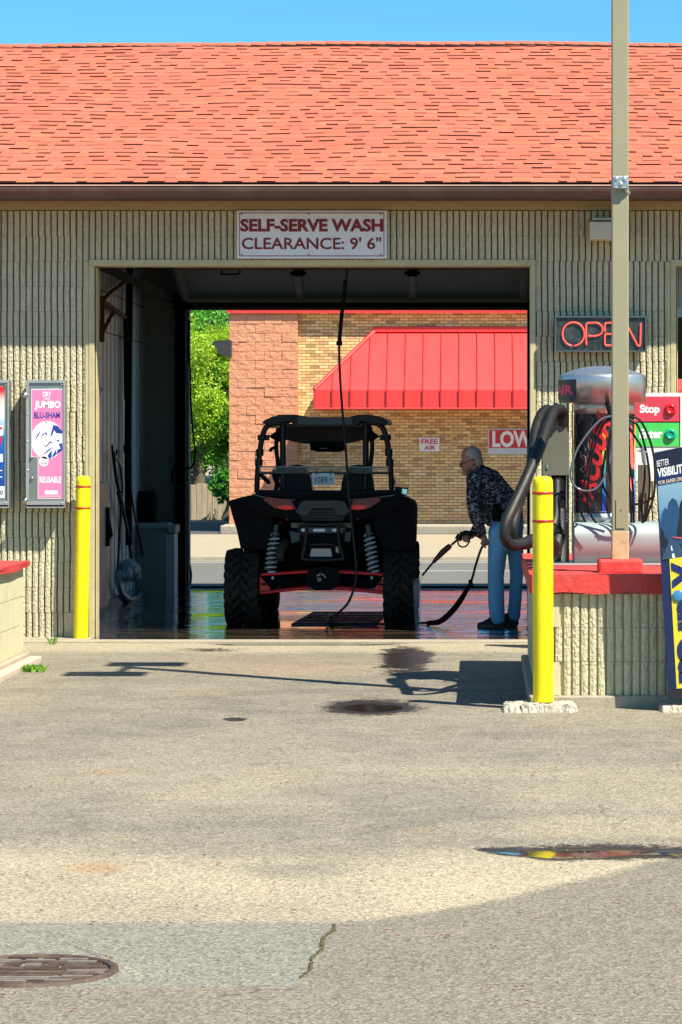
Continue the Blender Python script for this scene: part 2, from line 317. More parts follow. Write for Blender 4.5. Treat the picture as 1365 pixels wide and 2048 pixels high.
def leaf_mat(name, c, tr=.35):
    m = bpy.data.materials.new(name); m.use_nodes = True; t = m.node_tree; n = t.nodes; L = t.links
    b = n['Principled BSDF']; b.inputs['Roughness'].default_value = .5
    a = n.new('ShaderNodeAttribute'); a.attribute_name = 'tint'
    mx = n.new('ShaderNodeMix'); mx.data_type = 'RGBA'; mx.blend_type = 'MULTIPLY'; mx.inputs[0].default_value = 1
    mx.inputs[6].default_value = (*c, 1); L.new(a.outputs['Color'], mx.inputs[7]); L.new(mx.outputs[2], b.inputs['Base Color'])
    tl = n.new('ShaderNodeBsdfTranslucent'); L.new(mx.outputs[2], tl.inputs[0])
    ms = n.new('ShaderNodeMixShader'); ms.inputs[0].default_value = tr
    L.new(b.outputs[0], ms.inputs[1]); L.new(tl.outputs[0], ms.inputs[2]); L.new(ms.outputs[0], n['Material Output'].inputs[0])
    return m
LEAF1 = leaf_mat('yellow_green_leaf', (.40, .60, .04)); LEAF2 = leaf_mat('mid_green_leaf', (.07, .24, .04))

# ------------------------------------------------------------------ mesh building
WORG = {}
def worg(o): return WORG.get(o.name, Vector((0, 0, 0))) if o else Vector((0, 0, 0))
class MB:
    def __init__(s): s.v = []; s.f = []; s.m = []; s.s = []; s.tint = []
    def add(s, vs, fs, mi=0, smooth=False, tint=None):
        o = len(s.v); s.v.extend([tuple(v) for v in vs])
        for f in fs:
            s.f.append([o + i for i in f]); s.m.append(mi); s.s.append(smooth); s.tint.append(tint or (1, 1, 1))
        return s
    def box(s, x0, x1, y0, y1, z0, z1, mi=0, M=None, tint=None):
        v = [Vector((x, y, z)) for x in (x0, x1) for y in (y0, y1) for z in (z0, z1)]
        if M is not None: v = [M @ a for a in v]
        return s.add(v, [(0, 1, 3, 2), (4, 6, 7, 5), (0, 4, 5, 1), (2, 3, 7, 6), (0, 2, 6, 4), (1, 5, 7, 3)], mi, False, tint)
    def quad(s, a, b, c, d, mi=0, tint=None): return s.add([a, b, c, d], [(0, 1, 2, 3)], mi, False, tint)
    def prism(s, pts, d, mi=0, smooth=False):          # pts: 3D polygon, d: extrusion vector
        n = len(pts); d = Vector(d); v = [Vector(p) for p in pts] + [Vector(p) + d for p in pts]
        s.add(v, [tuple(range(n))[::-1], tuple(range(n, 2 * n))], mi, False)
        s.add(v, [(i, (i + 1) % n, n + (i + 1) % n, n + i) for i in range(n)], mi, smooth); return s
    def tube(s, path, r, seg=10, mi=0, caps=True, ribs=None, rfn=None):
        path = [Vector(p) for p in path]; n = len(path)
        T = []
        for i in range(n):
            a = path[max(0, i - 1)]; b = path[min(n - 1, i + 1)]; d = (b - a); T.append(d.normalized() if d.length > 1e-9 else Vector((0, 0, 1)))
        up = Vector((0, 0, 1)) if abs(T[0].z) < .9 else Vector((1, 0, 0))
        N = (up - T[0] * up.dot(T[0])).normalized(); V = []; 
        for i in range(n):
            N = (N - T[i] * N.dot(T[i])); N = N.normalized() if N.length > 1e-6 else T[i].orthogonal().normalized()
            B = T[i].cross(N); rr = rfn(i / (n - 1)) if rfn else (r[i] if isinstance(r, (list, tuple)) else r)
            if ribs: rr *= (1 + ribs * (1 if i % 2 else -1))
            for k in range(seg):
                a = 2 * PI * k / seg; V.append(path[i] + (N * math.cos(a) + B * math.sin(a)) * rr)
        Fs = [(i * seg + k, i * seg + (k + 1) % seg, (i + 1) * seg + (k + 1) % seg, (i + 1) * seg + k) for i in range(n - 1) for k in range(seg)]
        s.add(V, Fs, mi, True)
        if caps:
            s.add(V[:seg], [tuple(range(seg))[::-1]], mi); s.add(V[-seg:], [tuple(range(seg))], mi)
        return s
    def lathe(s, prof, c=(0, 0, 0), seg=32, mi=0, axis='z', smooth=True, M=None):
        V = []; c = Vector(c)
        for (r, z) in prof:
            for k in range(seg):
                a = 2 * PI * k / seg; p = Vector((r * math.cos(a), r * math.sin(a), z))
                if axis == 'x': p = Vector((p.z, p.x, p.y))
                if axis == 'y': p = Vector((p.x, p.z, p.y))
                if M is not None: p = M @ p
                V.append(c + p)
        n = len(prof)
        Fs = [(i * seg + k, i * seg + (k + 1) % seg, (i + 1) * seg + (k + 1) % seg, (i + 1) * seg + k) for i in range(n - 1) for k in range(seg)]
        s.add(V, Fs, mi, smooth); return s
    def build(s, name, mats, parent=None, org=None, bevel=0, attr=False, fixn=True):
        if not isinstance(mats, (list, tuple)): mats = [mats]
        V = np.array(s.v, dtype=float)
        if parent is not None: o_ = worg(parent); off = np.array(o_)
        else:
            if org is None: lo, hi = V.min(0), V.max(0); org = ((lo[0] + hi[0]) / 2, (lo[1] + hi[1]) / 2, lo[2])
            off = np.array(org, dtype=float)
        me = bpy.data.meshes.new(name); me.from_pydata([tuple(v) for v in (V - off)], [], s.f)
        for m in mats: me.materials.append(m)
        me.polygons.foreach_set('material_index', s.m); me.polygons.foreach_set('use_smooth', s.s)
        if attr:
            a = me.color_attributes.new('tint', 'FLOAT_COLOR', 'CORNER'); buf = []
            for p in me.polygons: buf.extend(list((*s.tint[p.index], 1)) * p.loop_total)
            a.data.foreach_set('color', buf)
        me.update()
        if fixn:
            import bmesh
            bm = bmesh.new(); bm.from_mesh(me)
            bmesh.ops.recalc_face_normals(bm, faces=bm.faces); bm.to_mesh(me); bm.free()
        ob = bpy.data.objects.new(name, me); COL.objects.link(ob)
        if parent is not None: ob.parent = parent; WORG[ob.name] = Vector(off)
        else: ob.location = off; WORG[ob.name] = Vector(off)
        if bevel:
            b = ob.modifiers.new('bevel', 'BEVEL'); b.width = bevel; b.segments = 2; b.limit_method = 'ANGLE'; b.angle_limit = R(40)
        return ob
def tag(o, label=None, cat=None, group=None, kind=None):
    if label: o['label'] = label
    if cat: o['category'] = cat
    if group: o['group'] = group
    if kind: o['kind'] = kind
    return o
def thing(name, loc, label, cat, group=None):
    o = bpy.data.objects.new(name, None); o.empty_display_size = .1; COL.objects.link(o); o.location = loc; WORG[o.name] = Vector(loc)
    return tag(o, label, cat, group)
def spline(pts, n=12):
    pts = [Vector(p) for p in pts]; out = []
    for i in range(len(pts) - 1):
        p0 = pts[max(0, i - 1)]; p1 = pts[i]; p2 = pts[i + 1]; p3 = pts[min(len(pts) - 1, i + 2)]
        for k in range(n):
            t = k / n
            out.append(0.5 * ((2 * p1) + (p2 - p0) * t + (2 * p0 - 5 * p1 + 4 * p2 - p3) * t * t + (3 * p1 - p0 - 3 * p2 + p3) * t ** 3))
    out.append(pts[-1]); return out
def even(path, step):                                  # resample at equal arc length
    L = [0]
    for a, b in zip(path, path[1:]): L.append(L[-1] + (b - a).length)
    n = max(2, int(L[-1] / step)); out = []; j = 0
    for i in range(n + 1):
        d = L[-1] * i / n
        while j < len(L) - 2 and L[j + 1] < d: j += 1
        t = (d - L[j]) / max(1e-9, L[j + 1] - L[j]); out.append(path[j].lerp(path[j + 1], t))
    return out
_tx = {}
def text2d(s, bold=0.0, spacing=1.0):
    k = (s, bold, spacing)
    if k in _tx: return _tx[k]
    cu = bpy.data.curves.new('t', 'FONT'); cu.body = s; cu.offset = bold; cu.space_character = spacing; cu.resolution_u = 3
    o = bpy.data.objects.new('t', cu); COL.objects.link(o); bpy.context.view_layer.update()
    me = bpy.data.meshes.new_from_object(o.evaluated_get(bpy.context.evaluated_depsgraph_get()))
    v = np.array([x.co[:2] for x in me.vertices]); f = [tuple(p.vertices) for p in me.polygons]
    v = (v - v.min(0)) / (v.max(0) - v.min(0))
    bpy.data.objects.remove(o); bpy.data.curves.remove(cu); bpy.data.meshes.remove(me)
    _tx[k] = (v, f); return _tx[k]
def lettering(s, fn, mats, parent, bold=0.0, spacing=1.0, name='lettering', slant=0):
    v, f = text2d(s, bold, spacing); mb = MB(); mb.add([fn(a + slant * b, b) for a, b in v], f)
    return mb.build(name, mats, parent, fixn=False)
def fitpx(x0, x1, ytop, ybot, Y):                      # mapping of a unit box to a photo rectangle on the plane Y
    a = P(x0, ybot, Y); b = P(x1, ytop, Y)
    return lambda u, v: Vector((a.x + u * (b.x - a.x), Y, a.z + v * (b.z - a.z)))
def pxbox(mb, x0, x1, ytop, ybot, Y0, Y1, mi=0):
    a = P(x0, ybot, Y0); b = P(x1, ytop, Y0); return mb.box(a.x, b.x, Y0, Y1, a.z, b.z, mi)

def blob(name, prims, voxel, mats, parent, smooth=6, factor=.5):   # one continuous skin over tapered limbs and ellipsoids
    mb = MB()
    for p in prims:
        if p[0] == 'c':
            _, a, ra, b, rb = p; a = Vector(a); b = Vector(b); d = b - a; Ln = max(d.length, 1e-4); M = d.to_track_quat('Z', 'Y').to_matrix()
            prof = [(max(1e-4, ra * math.sin(t)), -ra * math.cos(t)) for t in np.linspace(0.02, PI / 2, 6)]
            prof += [(max(1e-4, rb * math.cos(t)), Ln + rb * math.sin(t)) for t in np.linspace(0, PI / 2 - .02, 6)]
            o = len(mb.v); mb.lathe(prof, a, 16, M=M)
            mb.add([mb.v[o + k] for k in range(16)], [tuple(range(16))]); e = len(mb.v) - 16 - 16
            mb.add([mb.v[e + k] for k in range(16)], [tuple(range(16))])
        else:
            _, c, r, rot = p; M = Euler(rot).to_matrix() @ Matrix.Diagonal(Vector(r)).to_3x3()
            prof = [(math.sin(t), -math.cos(t)) for t in np.linspace(.03, PI - .03, 12)]
            o = len(mb.v); mb.lathe(prof, c, 20, M=M)
            mb.add([mb.v[o + k] for k in range(20)], [tuple(range(20))]); e = len(mb.v) - 40
            mb.add([mb.v[e + k] for k in range(20)], [tuple(range(20))])
    ob = mb.build(name, mats, parent)
    import bmesh
    bm = bmesh.new(); bm.from_mesh(ob.data); bmesh.ops.remove_doubles(bm, verts=bm.verts, dist=1e-5); bmesh.ops.recalc_face_normals(bm, faces=bm.faces); bm.to_mesh(ob.data); bm.free()
    r = ob.modifiers.new('r', 'REMESH'); r.mode = 'VOXEL'; r.voxel_size = voxel
    sm = ob.modifiers.new('s', 'SMOOTH'); sm.iterations = smooth; sm.factor = factor
    bpy.context.view_layer.update()
    me = bpy.data.meshes.new_from_object(ob.evaluated_get(bpy.context.evaluated_depsgraph_get()))
    ob.modifiers.clear(); ob.data = me
    if not me.materials:
        me.materials.append(mats if not isinstance(mats, list) else mats[0])
    me.polygons.foreach_set('use_smooth', [True] * len(me.polygons)); return ob

# ------------------------------------------------------------------ ground, lot, street
def gz(y):                                             # ground level along the view
    xs = [-50, 32, 50, 67, 2000]; zs = [0, 0, -.40, -.46, -.9]
    return float(np.interp(y, xs, zs))
mb = MB(); ys = [-60, 0, 31.8, 40, 50, 67, 90, 400, 1500]
for a, b in zip(ys, ys[1:]):
    mb.quad((-700, a, gz(a) - .03), (700, a, gz(a) - .03), (700, b, gz(b) - .03), (-700, b, gz(b) - .03))
tag(mb.build('ground', CONC, fixn=False), kind='structure')

def snoise(x, y, s, seed):                             # smooth value noise
    r = np.random.RandomState(seed); G = r.rand(64, 64); x = (x * s + 17.3) % 63; y = (y * s + 9.1) % 63
    xi = x.astype(int); yi = y.astype(int); fx = x - xi; fy = y - yi; fx = fx * fx * (3 - 2 * fx); fy = fy * fy * (3 - 2 * fy)
    g = lambda a, b: G[a % 64, b % 64]
    return (g(xi, yi) * (1 - fx) + g(xi + 1, yi) * fx) * (1 - fy) + (g(xi, yi + 1) * (1 - fx) + g(xi + 1, yi + 1) * fx) * fy
def fbm(x, y, s, seed): return sum(snoise(x, y, s * 2 ** k, seed + k) / 2 ** k for k in range(4)) / 1.875
def lot():
    x = np.concatenate([[-60, -12], np.arange(-4.4, 3.6, .035), [8, 60]]); y = np.concatenate([[-40, 4], np.arange(7.0, 24.05, .035)])
    X, Y = np.meshgrid(x, y); Xf = X.ravel(); Yf = Y.ravel()
    px = VX + F * Xf / np.maximum(Yf, 1); py = VY + F * H / np.maximum(Yf, 1)
    n1 = fbm(Xf, Yf, 1.3, 3) - .5; n2 = fbm(Xf, Yf, 6, 11) - .5; n3 = fbm(Xf, Yf, .5, 23) - .5
    def ell(cx, cy, rx, ry, soft=.4, nn=.5):
        d = np.sqrt(((px - cx) / rx) ** 2 + ((py - cy) / ry) ** 2) + n1 * nn + n2 * nn * .8
        return np.clip((1 + soft - d) / (2 * soft), 0, 1)
    def sm(v, a, b): t = np.clip((v - a) / (b - a), 0, 1); return t * t * (3 - 2 * t)
    pj = py + n1 * 26 + n2 * 12
    sand = .35 * sm(pj, 1500, 1570) * (1 - sm(pj, 1600, 1660)) * sm(n3 + n1, -.15, .25)
    edge = np.interp(px, [0, 450, 640, 860, 1000, 1200, 1365], [1850, 1850, 1852, 1822, 1795, 1750, 1705]) + n1 * 14 + n2 * 6
    band = sm(pj, 1660, 1725) * (1 - sm(py, edge - 9, edge + 4))
    sand = np.maximum(sand, band * (.62 + .7 * n1 + .3 * n3 + .22 * sm(px, 650, 900)))
    sand = np.maximum(sand, .95 * ell(285, 1938, 70, 22)); sand = np.maximum(sand, .5 * ell(1240, 1650, 260, 22)); sand = np.maximum(sand, .3 * ell(1050, 1540, 300, 14))
    sand *= 1 - .75 * ell(590, 1740, 110, 16)
    gut = (1 - sm(np.abs(py - 1292 - n2 * 6), 5, 16)); sand = np.maximum(sand, .75 * gut)
    smooth = sm(py, edge - 2, edge + 8)
    inpatch = sm(py, 1838 + n2 * 5, 1846 + n2 * 5) * (1 - sm(py, 1968 + n2 * 8, 1976 + n2 * 8)) * (1 - sm(px + n2 * 5, 668 - (py - 1845) * .58 - 3, 668 - (py - 1845) * .58 + 4))
    patch = inpatch; smooth = smooth * (1 - inpatch); sand = sand * (1 - .8 * inpatch * (1 - ell(285, 1938, 75, 26)))
    wet = 1.0 * ell(745, 1411, 100, 16, .5); wet = np.maximum(wet, .85 * ell(770, 1410, 48, 6, .3, .1) + .2 * ell(745, 1411, 100, 14))
    wet = np.maximum(wet, .8 * ell(468, 1434, 24, 4)); wet = np.maximum(wet, .74 * ell(815, 1318, 62, 30, .35, .8)); wet = np.maximum(wet, .86 * ell(800, 1318, 40, 20, .3, .8))
    wl = np.interp(px, [940, 1000, 1100, 1300, 1400], [1692, 1697, 1701, 1699, 1700]); wh = np.interp(px, [945, 1000, 1100, 1230, 1330, 1400], [1, 7, 15, 16, 13, 9])
    dd = np.abs(py - wl - n2 * 8) / np.maximum(wh, .5); wet = np.maximum(wet, np.clip(1.25 - dd * .75, 0, 1) * (px > 940))
    gutw = np.interp(px, [250, 420, 560], [0, .62, 0]) * (1 - sm(np.abs(py - 1297), 2, 6)); wet = np.maximum(wet, gutw)
    wet = np.maximum(wet, .9 * (1 - sm(np.abs(py - 1284), 2, 6)) * sm(px, 380, 480) * (1 - sm(px, 700, 900)))
    rust = .9 * ell(190, 1732, 60, 12) + .5 * ell(220, 1543, 45, 5) + .4 * ell(560, 1330, 180, 14, .8)
    Z = (n1 * .006 + n2 * .003)
    Z = np.where((Xf < -4.3) | (Xf > 3.5) | (Yf < 7.1), 0, Z) - .006
    Z = Z - .012 * np.clip(wet, 0, 1)
    ny, nx = X.shape; idx = np.arange(nx * ny).reshape(ny, nx)
    Fq = np.stack([idx[:-1, :-1], idx[:-1, 1:], idx[1:, 1:], idx[1:, :-1]], -1).reshape(-1, 4)
    me = bpy.data.meshes.new('asphalt_lot'); me.from_pydata(np.stack([Xf, Yf, Z], 1).tolist(), [], Fq.tolist()); me.materials.append(ASPH)
    for nm, arr in (('sand', sand), ('patch', patch), ('smooth', smooth), ('wet', wet), ('rust', rust)):
        a = me.attributes.new(nm, 'FLOAT', 'POINT'); a.data.foreach_set('value', np.clip(arr, 0, 1).astype(np.float32))
    me.polygons.foreach_set('use_smooth', [True] * len(me.polygons)); me.update()
    o = bpy.data.objects.new('asphalt_lot', me); COL.objects.link(o); tag(o, kind='structure')
lot()
OX0_, OX1_ = -3.12, .407
# bay floor, apron strip, street, far pavement
mb = MB(); mb.box(-3.7, 5.4, 24.02, 31.62, -.3, .002); mb.box(OX0_, OX1_, 23.74, 24.018, -.3, .002); tag(mb.build('wash_bay_floor', WETF), kind='structure')
mb = MB(); mb.box(-8, 9, 23.45, 23.738, -.3, .003); mb.box(-8, OX0_ - .002, 23.739, 24.017, -.3, .004); mb.box(OX1_ + .002, 9, 23.739, 24.017, -.3, .004); tag(mb.build('concrete_apron', CONC), kind='structure')
mb = MB(); mb.box(-8, 9, 31.62, 31.9, -.3, .006); tag(mb.build('rear_threshold', CONC), kind='structure')
def strip(name, y0, y1, m, dz=.0, x0=-120, x1=120):
    mb = MB(); a = gz(y0) + dz; b = gz(y1) + dz; mb.add([(x0, y0, a), (x1, y0, a), (x1, y1, b), (x0, y1, b)], [(0, 1, 2, 3)])
    return tag(mb.build(name, m, fixn=False), kind='structure')
STREET = mat('street_asphalt', (.135, .13, .115), .9, var=.12, vs=3, bump=.002)
PAVE = mat('tan_pavement', (.36, .295, .20), .9, var=.08, vs=1.5, bump=.001)  # pavement has one tan concrete base colour
strip('rear_lane', 31.9, 33.0, STREET, -.02); strip('street', 33.0, 48.2, STREET, .004)
strip('street_edge_line', 40.6, 40.8, mat('road_paint', (.75, .73, .68), .7), .010, -1.9, 30)
strip('street_gutter_line', 46.7, 46.9, mat('road_paint', (.75, .73, .68), .7), .010)
strip('gutter', 48.2, 49.2, mat('gutter_concrete', (.27, .23, .165), .9, var=.1), .004)
mb = MB(); mb.box(-120, 120, 49.2, 49.35, gz(49.2) - .2, gz(49.2) + .06); tag(mb.build('street_kerb', CONC), kind='structure')
strip('pavement', 49.35, 63.9, PAVE, .05); strip('far_lot', 63.9, 95, mat('far_asphalt_shaded', (.07, .07, .075), .9), .004)  # far lot's dark asphalt colour includes the shadow strip below the fence

# ------------------------------------------------------------------ fluted block walls
def flutes(mb, x0, x1, z0, z1, Y, z_off=0.0, plain=()):  # split ribs .0508 pitch, courses .2032
    n = int(round((x1 - x0) / .0508)); pitch = (x1 - x0) / n; k0 = int(math.floor((z0 - z_off) / .2032 + 1e-6))
    z = z_off + k0 * .2032; course = 0
    while z < z1 - .01:
        za = max(z, z0); zb = min(z + .2032, z1); jx = random.uniform(-.002, .002)
        for i in range(n):
            a = x0 + i * pitch; d = random.uniform(-.0015, .0015); b4 = (i // 4 + course * 2) 
            if any(p[0] <= a < p[1] - .01 and p[2] <= za < p[3] - .01 for p in plain): continue
            t = random.uniform(-.0006, .0006); j = jx + (hash((i // 8, course)) % 7 - 3) * .0007
            wl, wr = a + .0040 + j + t, a + pitch - .0040 + j
            f = Y + d; g = Y + .020
            zz = [za + .001, (2 * za + zb) / 3, (za + 2 * zb) / 3, zb - .001]
            V = []
            for q in zz:
                e = random.uniform(-.0015, .0015); e2 = random.uniform(-.002, .002)
                V += [(wl, g, q), (wl + .003, f + e, q), ((wl + wr) / 2, f - .004 + e2, q), (wr - .003, f + e, q), (wr, g, q)]
            Fs = [(r * 5 + c, r * 5 + c + 1, (r + 1) * 5 + c + 1, (r + 1) * 5 + c) for r in range(3) for c in range(4)]
            Fs += [(0, 4, 3, 2, 1), (15, 16, 17, 18, 19)]
            mb.add(V, Fs, 0)
        z += .2032; course += 1
    for p in plain:
        mb.box(p[0] + .003, p[1] - .003, Y - .002, Y + .019, p[2] + .003, p[3] - .003, 1)

WY = 24.0; OX0, OX1 = -3.165, 0.452; OZ = 3.06; WT = 3.462
QX0, QX1 = 1.545, 5.2
cw = thing('car_wash_building', (0, 24, 0), 'tan fluted block car wash with coral shingle roof and open wash bay', 'building')
mb = MB(); C = .2032
flutes(mb, -5.3, OX0, 0, OZ - .012, WY, plain=((OX0 - .203, OX0, 0, C), (-4.5, -4.1, 0, C)))
flutes(mb, OX1, QX0, 0, OZ - .012, WY); flutes(mb, QX1, 6.5, 0, OZ - .012, WY); flutes(mb, -5.3, 6.5, OZ - .012, WT, WY, z_off=OZ - .012)
mb.box(-5.3, OX0, WY + .019, WY + .2, 0, WT, 2); mb.box(OX1, QX0, WY + .019, WY + .2, 0, WT, 2); mb.box(QX1, 6.5, WY + .019, WY + .2, 0, WT, 2)
mb.box(OX0, OX1, WY + .019, WY + .2, OZ, WT, 2); mb.box(QX0, QX1, WY + .019, WY + .2, OZ, WT, 2)
fw = mb.build('front_wall', [BLOCK, SMOOTHB, GROOVE], cw)
# painted steel frames round the bays
for a, b in ((OX0, OX1), (QX0, QX1)):
    mb = MB(); y0, y1 = WY - .012, WY + .215
    mb.box(a, a + .045, y0, y1, 0, OZ - .05); mb.box(b - .045, b, y0, y1, 0, OZ - .05); mb.box(a, b, y0, y1, OZ - .05, OZ)
    mb.box(a - .03, a - .001, y0 + .004, WY + .03, .01, OZ - .02); mb.box(a + .052, a + .06, y0 + .03, y1 - .02, 0, OZ - .06)
    mb.build('door_frame', BEIGE, cw, bevel=.004)
# rear, side and dividing walls, ceiling
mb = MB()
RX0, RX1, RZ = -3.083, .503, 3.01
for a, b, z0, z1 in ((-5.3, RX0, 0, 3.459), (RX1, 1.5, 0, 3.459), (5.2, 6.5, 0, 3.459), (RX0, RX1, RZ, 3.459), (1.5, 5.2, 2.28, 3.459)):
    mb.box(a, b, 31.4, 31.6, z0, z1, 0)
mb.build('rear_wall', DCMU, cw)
mb = MB(); mb.box(-5.3, -5.1, 24.2, 31.4, 0, 3.46); mb.build('side_wall', DCMU, cw)
mb = MB(); mb.box(6.3, 6.5, 24.2, 31.4, 0, 3.46); mb.build('side_wall', DCMU, cw)
mb = MB(); mb.box(.85, 1.15, 24.2, 31.4, 0, 3.46); mb.build('dividing_wall', mat('pale_bay_block', (.5, .5, .5), .7), cw)
mb = MB(); mb.box(-3.75, -3.55, 24.2, 31.4, 0, 3.46)
for k in range(24): mb.box(-3.5502, -3.546, 24.3 + k * .3, 24.3 + k * .3 + .012, 0, 3.3, 1)
for z in (2.62, 3.0): mb.box(-3.5502, -3.545, 24.25, 31.3, z, z + .01, 1)
mb.box(-3.549, -3.52, 24.25, 31.3, .0, .08, 2)
mb.build('panelled_wall', [WPAN, DCMU, mat('wet_kick_board', (.16, .26, .32), .6)], cw)
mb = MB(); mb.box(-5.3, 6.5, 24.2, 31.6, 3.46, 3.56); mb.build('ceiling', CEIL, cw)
# eave: soffit, fascia, gutter, board over the wall
EY = 23.42; EZ = 3.60
mb = MB(); mb.box(-5.5, 6.7, EY + .13, WY + .02, 3.535, 3.56); mb.build('soffit', BROWND, cw)
mb = MB(); mb.box(-5.3, 6.5, WY - .035, WY + .2, WT, 3.535); mb.build('frieze_board', SOFF, cw)
mb = MB(); mb.box(-5.5, 6.7, EY + .10, EY + .13, 3.50, 3.62)
mb.build('fascia', BROWND, cw)
mb = MB(); prof = [(.095, 3.605), (.0, 3.605), (-.004, 3.585), (.0, 3.565), (.012, 3.535), (.03, 3.515), (.05, 3.505), (.095, 3.505), (.095, 3.51), (.052, 3.51), (.035, 3.52), (.018, 3.538), (.006, 3.566), (.003, 3.585), (.006, 3.60), (.095, 3.60)]
mb.prism([(-5.5, EY + a, b) for a, b in prof], (12.2, 0, 0)); 
for k in range(34): mb.box(-5.4 + k * .36, -5.385 + k * .36, EY + .012, EY + .1, 3.606, 3.61)
mb.build('gutter', BROWN, cw)
mb = MB(); mb.box(-5.5, 6.7, EY - .008, EY + .012, 3.608, 3.617); mb.build('drip_edge', PALE, cw)
# roof
RY, RZZ = 27.9, 5.33; ez = 3.635; L_ = math.hypot(RY - EY, RZZ - ez); sy, sz = (RY - EY) / L_, (RZZ - ez) / L_
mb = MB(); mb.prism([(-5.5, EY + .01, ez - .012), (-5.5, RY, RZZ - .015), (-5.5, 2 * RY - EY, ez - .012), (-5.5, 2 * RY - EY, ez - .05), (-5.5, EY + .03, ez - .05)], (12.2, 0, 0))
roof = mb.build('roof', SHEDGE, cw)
mb = MB(); nrow = 38; step = L_ / nrow
def sag(x, s): return .010 * math.sin(x * 1.1 + s * .8) + .008 * math.sin(x * 2.7 + s * 1.9 + 1) + .006 * math.sin(x * 5.1 - s * 2.3)
def rp(x, s, h):                                       # point on the slope at distance s, lifted h
    s2 = s + sag(x, s) * min(1, s * 3) * 1.2
    return (x, EY + s2 * sy - h * sz, ez + s2 * sz + h * sy + .5 * sag(x * .7, s * .6) * min(1, s))
for r in range(nrow):
    s0 = r * step; x = -5.5 + random.uniform(-.3, 0); hi = r % 2 == 0
    while x < 6.7:
        w = random.choice([.07, .09, .11, .14, .17]) * random.uniform(.85, 1.15); hi = not hi if random.random() < .82 else hi; x1 = min(x + w, 6.7); xa = max(x, -5.5)
        if x1 > xa + .005:
            h = ((.0115 if random.random() < .75 else .007) if hi else .0030) * random.uniform(.8, 1.2); t = random.uniform(.93, 1.05) * (1 + .06 * math.sin(x * 3 + r * 1.7)); tt = (t, t * random.uniform(.96, 1.06), t * random.uniform(.95, 1.08))
            e = s0 + (random.uniform(-.003, .002)); h2 = .0012
            A, B, C_, D = rp(xa, e, h), rp(x1, e, h), rp(x1, s0 + step + .015, h2), rp(xa, s0 + step + .015, h2)
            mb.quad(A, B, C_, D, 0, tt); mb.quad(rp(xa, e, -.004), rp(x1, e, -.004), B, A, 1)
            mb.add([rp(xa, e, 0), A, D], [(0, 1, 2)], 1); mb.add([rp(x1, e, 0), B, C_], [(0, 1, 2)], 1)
        x = x1
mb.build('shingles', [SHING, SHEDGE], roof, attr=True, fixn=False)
mb = MB(); x = -5.5; 
while x < 6.7:                                         # ridge caps
    z = RZZ + .012 + .012 * math.sin(x * .8 + 2) + .004 * math.sin(x * 3.1); w = .14
    mb.add([(x, RY - .13, z - .035), (x + w + .02, RY - .13, z - .045), (x + w + .02, RY, z), (x, RY, z + .008), (x, RY + .13, z - .035), (x + w + .02, RY + .13, z - .045)], [(0, 1, 2, 3), (3, 2, 5, 4)], 0, False, (random.uniform(.9, 1.05),) * 3)
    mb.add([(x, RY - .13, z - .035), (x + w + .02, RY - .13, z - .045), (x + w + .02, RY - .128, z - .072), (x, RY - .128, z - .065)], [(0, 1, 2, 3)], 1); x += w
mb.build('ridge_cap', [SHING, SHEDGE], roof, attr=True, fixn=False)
for xx in (-5.3, 6.3): mb = MB(); mb.prism([(xx, 24.0, 3.46), (xx, 31.8, 3.46), (xx, 31.8, 3.6), (xx, RY, 5.2), (xx, 24.0, 3.6)], (.2, 0, 0)); mb.build('gable_wall', BEIGE, cw)
# the raised sectional door lying under the ceiling
def slab(mb, p, q_, x0, x1, t=.045, mi=0):              # a flat panel between two (Y,Z) edges, thickness upwards
    d = Vector((0, q_[0] - p[0], q_[1] - p[1])).normalized(); nn = Vector((0, -d.z, d.y)) * t
    if nn.z < 0: nn = -nn
    a_ = [Vector((x0, p[0], p[1])), Vector((x1, p[0], p[1])), Vector((x1, q_[0], q_[1])), Vector((x0, q_[0], q_[1]))]; mb.prism(a_, nn, mi)
od = MB(); P1, P2 = (31.1, 3.075), (30.15, 3.37)
slab(od, P1, P2, RX0 - .05, RX1 + .02)
for k in range(4): slab(od, (30.13 - k * .9, 3.39), (30.13 - k * .9 - .88, 3.39), RX0 - .05, RX1 + .02)
door = od.build('overhead_door', DOORP, cw)
for px in (366, 597, 825, 1048):
    mb = MB(); x = (px - VX) * 30.6 / F; slab(mb, (31.07, 3.062), (30.17, 3.345), x - .034, x + .034, .02); mb.build('stiffener', DOORR, door)
mb = MB(); mb.box(RX0, RX1, 31.08, 31.14, 3.045, 3.085); mb.box(RX0, RX1, 30.16, 30.2, 3.33, 3.36); mb.build('edge_rail', DOORR, door)
mb = MB(); mb.box(RX0, RX1, 31.06, 31.16, 2.99, 3.044); mb.build('rubber_seal', BLKM, door)
hx = (462 - VX) * 30.2 / F; mb = MB(); mb.tube(spline([(hx - .09, 30.18, 3.33), (hx - .08, 30.16, 3.295), (hx + .08, 30.16, 3.295), (hx + .09, 30.18, 3.33)], 6), .009, 8); mb.build('handle', BLKM, door)
for px in (597, 825):
    x = (px - VX) * 30.1 / F; mb = MB(); mb.box(x - .05, x + .05, 30.08, 30.2, 3.27, 3.33); mb.tube([(x - .08, 30.1, 3.30), (x + .08, 30.1, 3.30)], .018, 8); mb.build('hinge', BLKM, door)
mb = MB()                                              # tracks and header
for x in (RX0 - .12, RX1 + .0):
    mb.box(x, x + .10, 31.15, 31.397, 0, 3.05); mb.box(x + .1, x + .115, 31.1, 31.18, 0, 3.1)
mb.box(RX0 - .15, RX1 + .1, 31.2, 31.397, RZ - .03, RZ + .12); mb.box(-3.25, -3.2, 24.5, 31.2, 3.05, 3.12); mb.box(.56, .6, 24.5, 31.2, 3.05, 3.12)
mb.build('door_track', BLKM, cw)
